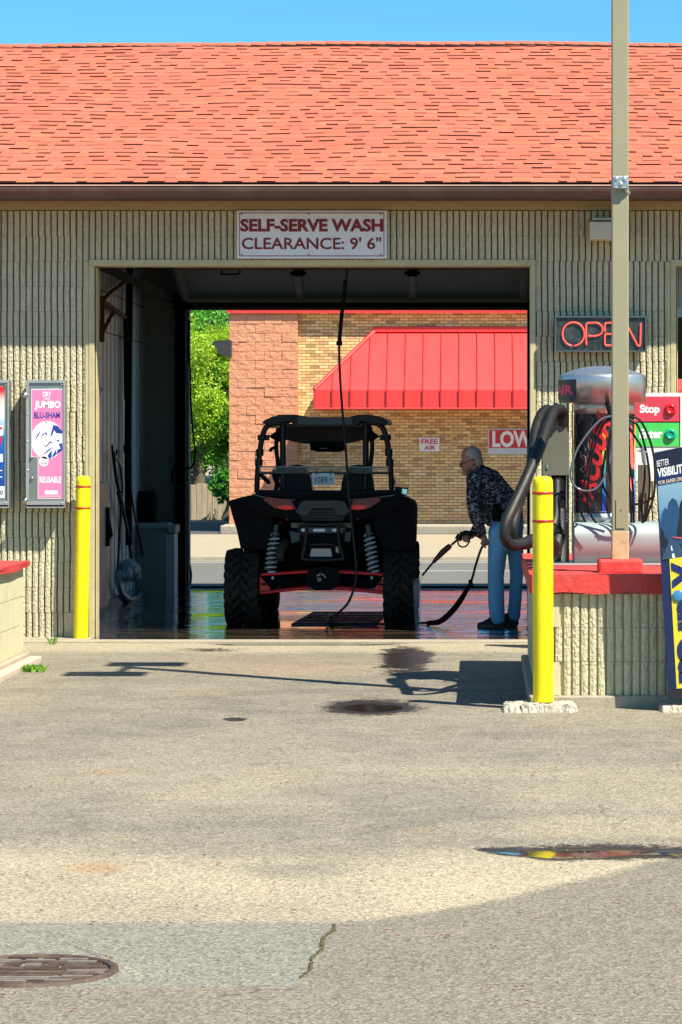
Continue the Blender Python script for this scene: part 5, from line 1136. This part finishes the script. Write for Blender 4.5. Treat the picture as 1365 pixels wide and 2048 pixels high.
# cut hair to a cap: drop face side
import bmesh
bm = bmesh.new(); bm.from_mesh(hair.data); o_ = worg(hair)
c = M_(942, 917); rm = []
for v in bm.verts:
    w = v.co + o_; lx = (w.x - c.x); lz = (w.z - c.z)
    if lz < .018 and lx < -.015 - (.03 - lz) * -.35 + 0 or lx < -.078 or lz < -.085: rm.append(v)
bmesh.ops.delete(bm, geom=rm, context='VERTS'); bm.to_mesh(hair.data); bm.free()
mb = MB()
g0 = M_(921.5, 928, -.035); mb.tube([M_(949, 918, -.083), M_(936, 922.5, -.082), M_(923.5, 929.5, -.066)], .0028, 6)
ring = [M_(923, 930.5, -.036) + Vector((.006 * math.cos(a), .024 * math.cos(a) * 1.0, .019 * math.sin(a))) for a in np.linspace(0, 2 * PI, 16)]; mb.tube(ring, .0026, 6)
ring = [M_(921.5, 930.5, .034) + Vector((-.006 * math.cos(a), .024 * math.cos(a), .019 * math.sin(a))) for a in np.linspace(0, 2 * PI, 16)]; mb.tube(ring, .0026, 6); mb.tube([M_(922, 928, -.012), M_(921.5, 928, .010)], .0026, 6)
mb.build('glasses', BLKM, mn)
jk = [('c', M_(957, 948), .066, M_(963, 962), .10), ('e', M_(970, 968), (.135, .185, .14), (0, R(-35), 0)), ('c', M_(958, 940), .062, M_(975, 960), .12), ('c', M_(985, 965), .10, M_(1018, 1010), .115), ('c', M_(965, 972, -.06), .115, M_(1000, 1012, -.05), .135), ('c', M_(965, 972, .06), .115, M_(1000, 1012, .05), .135),
      ('c', M_(1000, 1008, -.03), .14, M_(1016, 1028, -.03), .125), ('c', M_(1000, 1008, .04), .14, M_(1018, 1026, .04), .125), ('c', M_(985, 1005, 0), .13, M_(990, 1032, 0), .09),
      ('c', M_(949, 957, -.17), .066, M_(947, 1000, -.22), .062), ('c', M_(947, 1000, -.22), .062, M_(951, 1030, -.21), .057), ('c', M_(951, 1030, -.21), .057, M_(964.5, 1064, -.14), .041),
      ('c', M_(956, 960, .17), .066, M_(972, 1005, .19), .060), ('c', M_(972, 1005, .19), .06, M_(972, 1025, .17), .055), ('c', M_(972, 1025, .17), .055, M_(948, 1066, .06), .038),
      ('c', M_(955, 960, -.08), .10, M_(949, 960, -.17), .066), ('c', M_(955, 960, .08), .10, M_(956, 962, .17), .066), ('c', M_(985, 1020, 0), .09, M_(982, 1040, 0), .06)]
blob('jacket', jk, .012, CAMO, mn, 4)
jn = [('c', M_(1014, 1036, -.05), .125, M_(1014, 1054, -.04), .120), ('c', M_(1020, 1036, .05), .12, M_(1022, 1054, .05), .115), ('c', M_(997, 1046, -.05), .065, M_(996, 1062, -.05), .07),
      ('c', M_(1000, 1064, -.09), .100, M_(995, 1110, -.11), .082), ('c', M_(995, 1110, -.11), .082, M_(992, 1150, -.11), .070), ('c', M_(992, 1150, -.11), .070, M_(993, 1205, -.10), .070), ('c', M_(993, 1205, -.10), .070, M_(995, 1236, -.10), .066),
      ('c', M_(1025, 1064, .09), .095, M_(1032, 1110, .11), .070), ('c', M_(1032, 1110, .11), .070, M_(1034, 1150, .11), .058), ('c', M_(1034, 1150, .11), .058, M_(1031, 1205, .10), .056), ('c', M_(1031, 1205, .10), .056, M_(1028, 1234, .10), .058)]
blob('jeans', jn, .012, JEANS, mn, 3)
for k, (tx, hx, dy) in enumerate(((955, 1007, -.10), (982, 1034, .10))):
    s_ = blob('shoe', [('c', M_(tx + 7, 1250, dy), .034, M_(hx - 6, 1247, dy), .045), ('c', M_(hx - 10, 1243, dy), .05, M_(hx - 18, 1238, dy), .048), ('c', M_(tx + 20, 1247, dy), .042, M_(hx - 16, 1240, dy), .046)], .010, SHOE, mn, 3)
    mb = MB(); zs = []
    outl = [(M_(tx, 0, 0).x, dy), (M_(tx + 4, 0, 0).x, dy - .035), (M_(tx + 16, 0, 0).x, dy - .050), (M_(hx - 14, 0, 0).x, dy - .038), (M_(hx, 0, 0).x, dy - .036), (M_(hx + 1.5, 0, 0).x, dy), (M_(hx, 0, 0).x, dy + .036), (M_(hx - 14, 0, 0).x, dy + .038), (M_(tx + 16, 0, 0).x, dy + .050), (M_(tx + 4, 0, 0).x, dy + .035)]
    mb.prism([(a, MY + b, .004) for a, b in outl], (0, 0, .028)); mb.build('sole', SOLE, s_, bevel=.006)
mb = MB(); a = M_(986, 1042, -.205); b = M_(1003, 1007, -.205); mb.box(a.x, b.x, a.y - .02, a.y + .03, a.z, b.z); mb.lathe([(.005, 0), (.0001, -.003)], M_(994, 1013, -.228), 8, axis='y'); mb.build('belt_pouch', BLKM, mn, bevel=.008)
# wand, hose, spray
wd = thing('spray_wand', M_(930, 1070), 'black pressure washer wand with dark red grip held by the person', 'spray wand')
mb = MB(); mb.tube([M_(922, 1070), M_(916, 1080)], .030, 10); mb.tube([M_(944, 1068, .01), M_(932, 1066, .0), M_(921, 1070)], .024, 10); mb.build('gun_body', BLK, wd)
mb = MB(); mb.tube(spline([M_(916, 1080), M_(918, 1090), M_(926, 1094), M_(934, 1091), M_(939, 1082), M_(940, 1072)], 8), .007, 8); mb.build('trigger_guard', BLK, wd)
mb = MB(); mb.tube([M_(915, 1080), M_(903, 1090)], .010, 8); mb.build('lance_neck', BLK, wd); mb = MB(); mb.tube([M_(868, 1123, 0), M_(845, 1151, 0)], .009, 8); mb.build('lance', BLK, wd)
mb = MB(); mb.tube([M_(902, 1090), M_(899, 1093), M_(886, 1104), M_(871, 1120), M_(867, 1125)], [.016, .024, .026, .018, .014], 10); mb.build('grip', mat('dark_red_grip', (.08, .01, .012)), wd)
mb = MB(); mb.tube([M_(944, 1068, .01), M_(956, 1072, -.06), M_(967, 1078, -.12)], .012, 8); mb.build('swivel', mat('maroon_swivel', (.12, .01, .015), .5), wd)
YH = 25.20
hp = [P(697, 500, 25.0), P(693, 560, 25.05), P(685, 620, 25.1), P(679, 690, 25.15), P(681, 760, 25.2), P(686, 830, 25.2), P(692, 900, 25.2), P(699, 1000, 25.2), P(708, 1080, 25.2), P(713, 1140, 25.2), P(710, 1170, 25.2), P(697, 1205, 25.22), P(676, 1226, 25.3)]
gnd = lambda px, py: Vector(((px - VX) * GY(py) / F, GY(py), .018))
hp += [gnd(660, 1238), gnd(656, 1248), gnd(672, 1253), gnd(720, 1253), gnd(790, 1252), gnd(850, 1250), P(880, 1243, 25.28), P(905, 1222, 25.25), P(925, 1195, 25.22), P(942, 1165, 25.2), P(952, 1130, 25.18), P(962, 1100, 25.18), M_(969, 1086, -.135)]
hs = thing('pressure_hose', (X(690, 25.2), 25.2, 0), 'long black pressure hose hanging in front of the vehicle and looping to the person', 'hose')
mb = MB(); ev = even(spline(hp, 10), .02); mb.tube(ev, .0105, 10); mb.build('hose_line', HOSE, hs)
mb = MB(); mb.tube(spline([gnd(855, 1250), P(880, 1243, 25.28), P(905, 1222, 25.25), P(925, 1195, 25.22), P(943, 1164, 25.2)], 8), .026, 10, rfn=lambda t: .015 + .011 * math.sin(PI * min(1, t * 1.1)) ** .5 if t < .95 else .016); mb.tube([P(941, 1160, 25.2), P(943, 1172, 25.18)], .018, 8); mb.build('hose_sleeve', BLKM, hs)
mb = MB(); mb.tube(spline([P(692, 560, 25.03), P(684, 630, 25.08), P(679, 685, 25.13)], 8), .017, 10); mb.tube([P(679, 683, 25.14), P(679, 690, 25.15)], .026, 8)
mb.tube([P(697, 470, 25.0), P(697, 530, 25.0)], .03, 10); mb.build('hose_guard', BLKM, hs)
mb = MB(); mb.tube(spline([gnd(654, 1262), gnd(656, 1266), gnd(655, 1258), gnd(668, 1254)], 6), .010, 8); mb.build('hose_tail', HOSE, hs)
mb = MB(); a = M_(845, 1151); m_spray = mat('water_mist', (.75, .82, .88), .9, alpha=.16, var=.1)
mb.add([a, M_(826, 1162, .02), M_(831, 1262, .0), M_(842, 1250, 0), M_(842, 1180, 0), M_(828, 1170, -.1), M_(833, 1255, -.1)], [(0, 1, 2, 3, 4), (0, 5, 6, 3, 4)])
tag(mb.build('water_spray', m_spray, fixn=False), 'thin fan of water mist between the wand tip and right rear tyre', 'water', kind='stuff')

# ------------------------------------------------------------------ street side: shop, trees, fence
SY = 67.4
st = thing('brick_shop', (X(800, SY), SY, gz(SY)), 'tan brick shop with coral block corner and red awning across the street', 'shop building')
mb = MB(); a = X(597, SY); mb.box(a, 40, SY, SY + 7, -.27, 4.70); mb.build('brick_wall', BRICK, st)
mb = MB(); x0 = X(460, SY); rows = 24
for r in range(rows):
    z = -.27 + r * .2064; off = (r % 2) * .2; x = x0 - off
    while x < a:
        xa, xb = max(x, x0), min(x + .4, a)
        if xb - xa > .02:
            big = r != 22
            mb.box(xa + .004, xb - .004, SY - .16 - random.uniform(0, .02), SY + .4, z + .004, z + .2024)
        x += .4
mb.box(x0 + .01, a - .01, SY - .14, SY + 7, -.27, 4.68)
mb.build('corner_pier', STORE_R, st)
mb = MB(); mb.box(x0 - .05, 40, SY - .22, SY - .02, 4.53, 4.95); mb.box(x0 - .05, 40, SY - .26, SY - .222, 4.515, 4.58); mb.build('red_coping', AWN, st)
mb = MB(); AZ0, AZ1, AZ2 = zz(817, 66), zz(780, 66), zz(662, SY); ax0 = X(628, 66.0); ax1 = X(752, SY); xr = X(1420, SY)
yf, yb = 66.1, SY - .002
mb.add([(ax0, yf, AZ0), (xr, yf, AZ0), (xr, yf, AZ1), (ax0, yf, AZ1)], [(0, 1, 2, 3)])
mb.add([(ax0, yf, AZ1), (xr, yf, AZ1), (xr, yb, AZ2), (ax1, yb, AZ2)], [(0, 1, 2, 3)])
mb.add([(ax0, yf, AZ1), (ax1, yb, AZ2), (ax0, yb, AZ1)], [(0, 1, 2)]); mb.add([(ax0, yf, AZ0), (ax0, yf, AZ1), (ax0, yb, AZ1), (ax0, yb, AZ0)], [(0, 1, 2, 3)])
mb.add([(ax0, yf, AZ0), (ax0, yb, AZ0), (xr, yb, AZ0), (xr, yf, AZ0)], [(0, 1, 2, 3)]); mb.box(ax1 - .05, xr, yb - .08, yb, AZ2 - .02, AZ2 + .09)
aw = mb.build('awning', AWN, st)
mb = MB(); k = 0
x = ax0
while x < xr:
    mb.box(x - .012, x + .012, yf - .03, yf, AZ0, AZ1, 1)
    if x < ax1: t = (x - ax0) / (ax1 - ax0)
    else: t = 1
    p0 = Vector((x, yf - .01, AZ1)); p1 = Vector((x, yf + (yb - yf) * t, AZ1 + (AZ2 - AZ1) * t)) 
    if t > .02: mb.tube([p0, p1 + Vector((0, -.01, .01))], .016, 4, 1)
    x += 36.2 * 66.1 / F
mb.tube([(ax0, yf, AZ1 + .01), (ax1, yb - .01, AZ2 + .02)], .055, 4, 0); mb.tube([(ax0, yf - .01, AZ0), (xr, yf - .01, AZ0)], .025, 6, 0)
mb.build('standing_seam', [AWN, AWNR], aw)
mb = MB(); mb.box(x0 - .1, 40, SY - 1.4, SY, gz(66) - .1, -.27); tag(mb.build('shop_kerb', CONC, bevel=.03), 'concrete step along the foot of the brick shop', 'kerb')
s1 = thing('free_air_sign', P(859, 903, SY - .02), 'small white FREE AIR sign with red letters on the brick shop', 'sign')
mb = MB(); a = P(839.5, 903, SY - .05); b = P(879.5, 875, SY - .05); mb.box(a.x, b.x, SY - .05, SY - .005, a.z, b.z); mb.build('sign_board', WHTP, s1)
lettering('FREE', fitpx(843, 876, 878.5, 888, SY - .06), REDS, s1, bold=.02); lettering('AIR', fitpx(849, 871, 891, 900, SY - .06), REDS, s1, bold=.02)
s2 = thing('low_price_sign', P(1040, 908, SY - .02), 'large red LOW sign with white letters on the brick shop behind the person', 'sign')
mb = MB(); a = P(976, 909, SY - .05); b = P(1180, 857, SY - .05); mb.box(a.x, b.x, SY - .06, SY - .005, a.z, b.z); mb.build('sign_board', mat('grey_white_board', (.55, .57, .58), .5), s2)
mb = MB(); a = P(979, 896, SY - .05); b = P(1177, 860, SY - .05); mb.box(a.x, b.x, SY - .07, SY - .061, a.z, b.z); mb.build('red_panel', REDS, s2)
lettering('LOW', fitpx(985, 1066, 861.5, 894.5, SY - .08), WHTP, s2, bold=.04)
mb = MB(); a = P(424, 690, 66.6); mb.prism([P(424, 688, 66.8), P(430, 681, 66.8), P(462, 680, 66.8), P(462, 714, 66.8), P(436, 708, 66.8), P(433, 694, 66.8)], (0, .5, 0))
tag(mb.build('wall_lamp', mat('dark_lamp_housing', (.03, .028, .03), .5), bevel=.03), 'dark bracket lamp jutting from the coral corner of the shop', 'lamp')

fn = thing('wooden_fence', (X(400, 78), 78, gz(78)), 'weathered grey brown board fence under the trees across the street', 'fence')
mb = MB(); x = X(330, 78)
while x < X(520, 78):
    w = .14; mb.box(x, x + w - .012, 78 + random.uniform(-.01, .01), 78.03, gz(78) - .1, zz(968, 78) + random.uniform(-.02, .02)); x += w
mb.build('board', WOOD, fn)
mb = MB(); mb.box(X(330, 78), X(520, 78), 78.04, 78.1, zz(985, 78) - .05, zz(985, 78) + .05); mb.build('rail', WOOD, fn)
sh = thing('white_shed', (X(400, 84), 84, gz(84)), 'low white roofed shed just showing over the wooden fence', 'shed')
mb = MB(); mb.box(X(340, 84), X(452, 84), 84, 87, gz(84), zz(975, 84)); mb.build('wall', mat('shed_wall', (.4, .42, .42), .8), sh)
mb = MB(); mb.prism([(X(335, 84), 83.7, zz(972, 84)), (X(335, 84), 85.5, zz(952, 84)), (X(335, 84), 87.3, zz(972, 84))], (X(456, 84) - X(335, 84), 0, 0)); mb.build('roof', mat('shed_roof', (.55, .56, .52), .7), sh)

def tree(cx, cy, base, rad, cz, n, m, label, leaf=.10, seed=1, tint=(1, 1, 1), flat=.9):
    rs = np.random.RandomState(seed); t = thing('leafy_tree', (cx, cy, base), label, 'tree', 'trees across the street')
    mb = MB(); top = Vector((cx, cy, cz))
    mb.tube(spline([(cx, cy, base), (cx + .1, cy, (base + cz) / 2), (cx - .1, cy + .1, cz)], 6), .2, 10, rfn=lambda s: .22 - .12 * s)
    cl = []
    for k in range(90):
        d = rs.normal(size=3); d /= np.linalg.norm(d); r = rad * rs.uniform(.35, 1.0) ** .6; c = np.array([cx, cy, cz]) + d * r * np.array([1, 1, flat]); cl.append((c, rad * rs.uniform(.14, .30), rs.uniform(.45, 1.2)))
        if k % 5 == 0: mb.tube(spline([(cx, cy, base + (cz - base) * .7), tuple((np.array([cx, cy, cz]) + c) / 2), tuple(c)], 4), .05, 6)
    mb.build('trunk', mat('bark', (.12, .09, .06), .9, var=.3), t)
    idx = rs.randint(0, len(cl), n); V = np.zeros((n, 4, 3)); T = np.zeros((n, 3))
    for i in range(n):
        c, r, sh_ = cl[idx[i]]; d = rs.normal(size=3); d /= np.linalg.norm(d); p = c + d * r * rs.uniform(.5, 1.0) * np.array([1.1, 1.1, .85])
        a = rs.normal(size=3); a /= np.linalg.norm(a); b = np.cross(a, rs.normal(size=3)); b /= np.linalg.norm(b); s = leaf * rs.uniform(.6, 1.3)
        V[i] = [p - a * s, p - b * s * .5, p + a * s, p + b * s * .5]; q_ = (.6 + .4 * sh_) * rs.uniform(.75, 1.25); T[i] = (q_ * rs.uniform(.9, 1.15), q_, q_ * .9)
    me = bpy.data.meshes.new('crown'); Vf = V.reshape(-1, 3) - np.array(worg(t)); me.from_pydata(Vf.tolist(), [], [(4 * i, 4 * i + 1, 4 * i + 2, 4 * i + 3) for i in range(n)]); me.materials.append(m)
    at = me.color_attributes.new('tint', 'FLOAT_COLOR', 'CORNER'); buf = np.ones((n, 4, 4)); buf[:, :, :3] = (T * np.array(tint))[:, None, :]; at.data.foreach_set('color', buf.ravel())
    o = bpy.data.objects.new('crown', me); COL.objects.link(o); o.parent = t; WORG[o.name] = worg(t)
tree(X(392, 82), 82, gz(82), 2.3, 3.1, 65000, LEAF1, 'bright yellow green leafy tree over the wooden fence', seed=3, leaf=.045)
tree(X(440, 90), 90, gz(90), 3.8, 6.2, 45000, LEAF2, 'taller dark green leafy tree behind the bright one', leaf=.075, seed=5, tint=(.9, 1, .9))
tree(X(458, 77.0), 77.0, gz(77), .5, .45, 2500, LEAF2, 'small bushy green sapling in front of the fence near the shop corner', leaf=.06, seed=9, tint=(1.3, 1.3, 1))
tree(X(300, 84), 84, gz(84), 3.4, 3.4, 20000, LEAF2, 'mid green leafy tree hidden mostly behind the rear door frame', leaf=.07, seed=12, tint=(1.5, 1.5, 1))
tree(X(470, 83), 83, gz(83), 1.9, 2.2, 20000, LEAF2, 'mid green leafy tree against the side of the coral corner', leaf=.05, seed=15, tint=(2.2, 1.9, 1))

# ------------------------------------------------------------------ small ground things
mhx, mhy = X(62, 8.88), 8.88
mh = thing('manhole_cover', (mhx, mhy, 0), 'round slotted cast iron cover at the bottom left of the asphalt', 'manhole cover')
mb = MB(); mb.lathe([(.262, -.02), (.262, .003), (.245, .006), (.236, .003), (.236, -.012)], (mhx, mhy, 0), 64); mb.lathe([(.236, -.012), (.0001, -.012)], (mhx, mhy, 0), 64, 1); mb.build('ring', [IRON, BLKM], mh)
mb = MB()
for k in range(14):
    y = -.208 + k * .032; w = math.sqrt(max(0, .230 ** 2 - y * y)); x = -w
    while x < w - .02:
        L_b = random.choice([.05, .09, .16, .24]); xb = min(x + L_b, w); mb.box(mhx + x, mhx + xb, mhy + y - .010, mhy + y + .010, -.012, random.choice([.0005, .0025, .004]), random.choice([0, 0, 1])); x = xb + random.choice([.004, .016])
IRONL = mat('worn_bright_iron', (.30, .25, .21), .4, metal=.4, var=.3, vs=20)
mb.build('grating', [IRON, IRONL], mh)
def tuft(px, py, n, h, name, label, sp=.03, lift=0.0, m=GRASSM):
    Y = GY(py); cx = X(px, Y); mb = MB()
    for i in range(n):
        x = cx + random.gauss(0, sp); y = Y + random.gauss(0, sp); a = random.uniform(0, 2 * PI); b = Vector((math.cos(a), math.sin(a), 0)); hh = h * random.uniform(.5, 1.2); p = Vector((x, y, lift - .006))
        s = Vector((-b.y, b.x, 0)) * .004; m1 = p + b * hh * .25 + Vector((0, 0, hh * .7)); tp = p + b * hh * .8 + Vector((0, 0, hh))
        mb.add([p - s, p + s, m1 + s * 1.3, tp, m1 - s * 1.3], [(0, 1, 2, 3, 4)])
    return tag(mb.build(name, m, fixn=False), label, 'weed', kind=None)
tuft(67, 1341, 120, .045, 'weed_tuft', 'bright green weed tuft at the corner of the left island plinth', .045)
tuft(1310, 1409, 40, .07, 'weed_tuft', 'small green weed sprouting beside the tall advertising board', .014)
tuft(106, 1287, 14, .06, 'weed_tuft', 'sparse weed sprig by the wall left of the smaller bollard', .012)
mb = MB()
for i in range(200):
    t = min(random.random(), random.random() * 1.3 + .05); px = 668 - t * 62 + 5 * math.sin(t * 17) + random.gauss(0, 1.4); py = 1846 + t * 108; Y = GY(py); x = X(px, Y)
    s = random.uniform(.001, .005); mb.box(-s, s, -s, s, 0, s * .8, M=Matrix.Translation((x, Y + random.gauss(0, .006), -.004)) @ Matrix.Rotation(random.uniform(0, 3), 4, 'Z'))
tag(mb.build('crack_moss', MOSS), 'line of dry moss growing in the joint of the asphalt patch', 'moss', kind='stuff')
mb = MB()
for i in range(170):
    py = random.choice([random.uniform(1530, 1580), random.uniform(1680, 1850), random.uniform(1320, 2040)]); px = random.uniform(0, 1365); Y = GY(py); x = X(px, Y); s = random.uniform(.003, .010); a = random.uniform(0, 3)
    M = Matrix.Translation((x, Y, .001)) @ Matrix.Rotation(a, 4, 'Z'); mb.add([M @ Vector(v) for v in ((-s, -s * .5, 0), (s * .2, -s * .6, .004), (s * 1.5, 0, .002), (s * .1, s * .6, .005))], [(0, 1, 2, 3)])
tag(mb.build('leaf_litter', LEAFB, fixn=False), 'scattered tiny dry leaf fragments on the asphalt', 'leaf litter', kind='stuff')
mb = MB()
for i in range(320):
    py = 1300 + 740 * random.random() ** .6; px = random.uniform(0, 1365); Y = GY(py); x = X(px, Y); s = random.uniform(.001, .0032)
    if x < -3.1 and Y > 17 or (x > .1 and Y > 17.4): continue
    mb.box(-s, s, -s, s, 0, s * 1.2, M=Matrix.Translation((x, Y, -.004)) @ Matrix.Rotation(random.uniform(0, 3), 4, 'Z'))
tag(mb.build('gravel_specks', mat('pale_gravel', (.27, .24, .19), .9, var=.4, vs=2)), 'scattered pale gravel specks on the asphalt', 'gravel', kind='stuff')
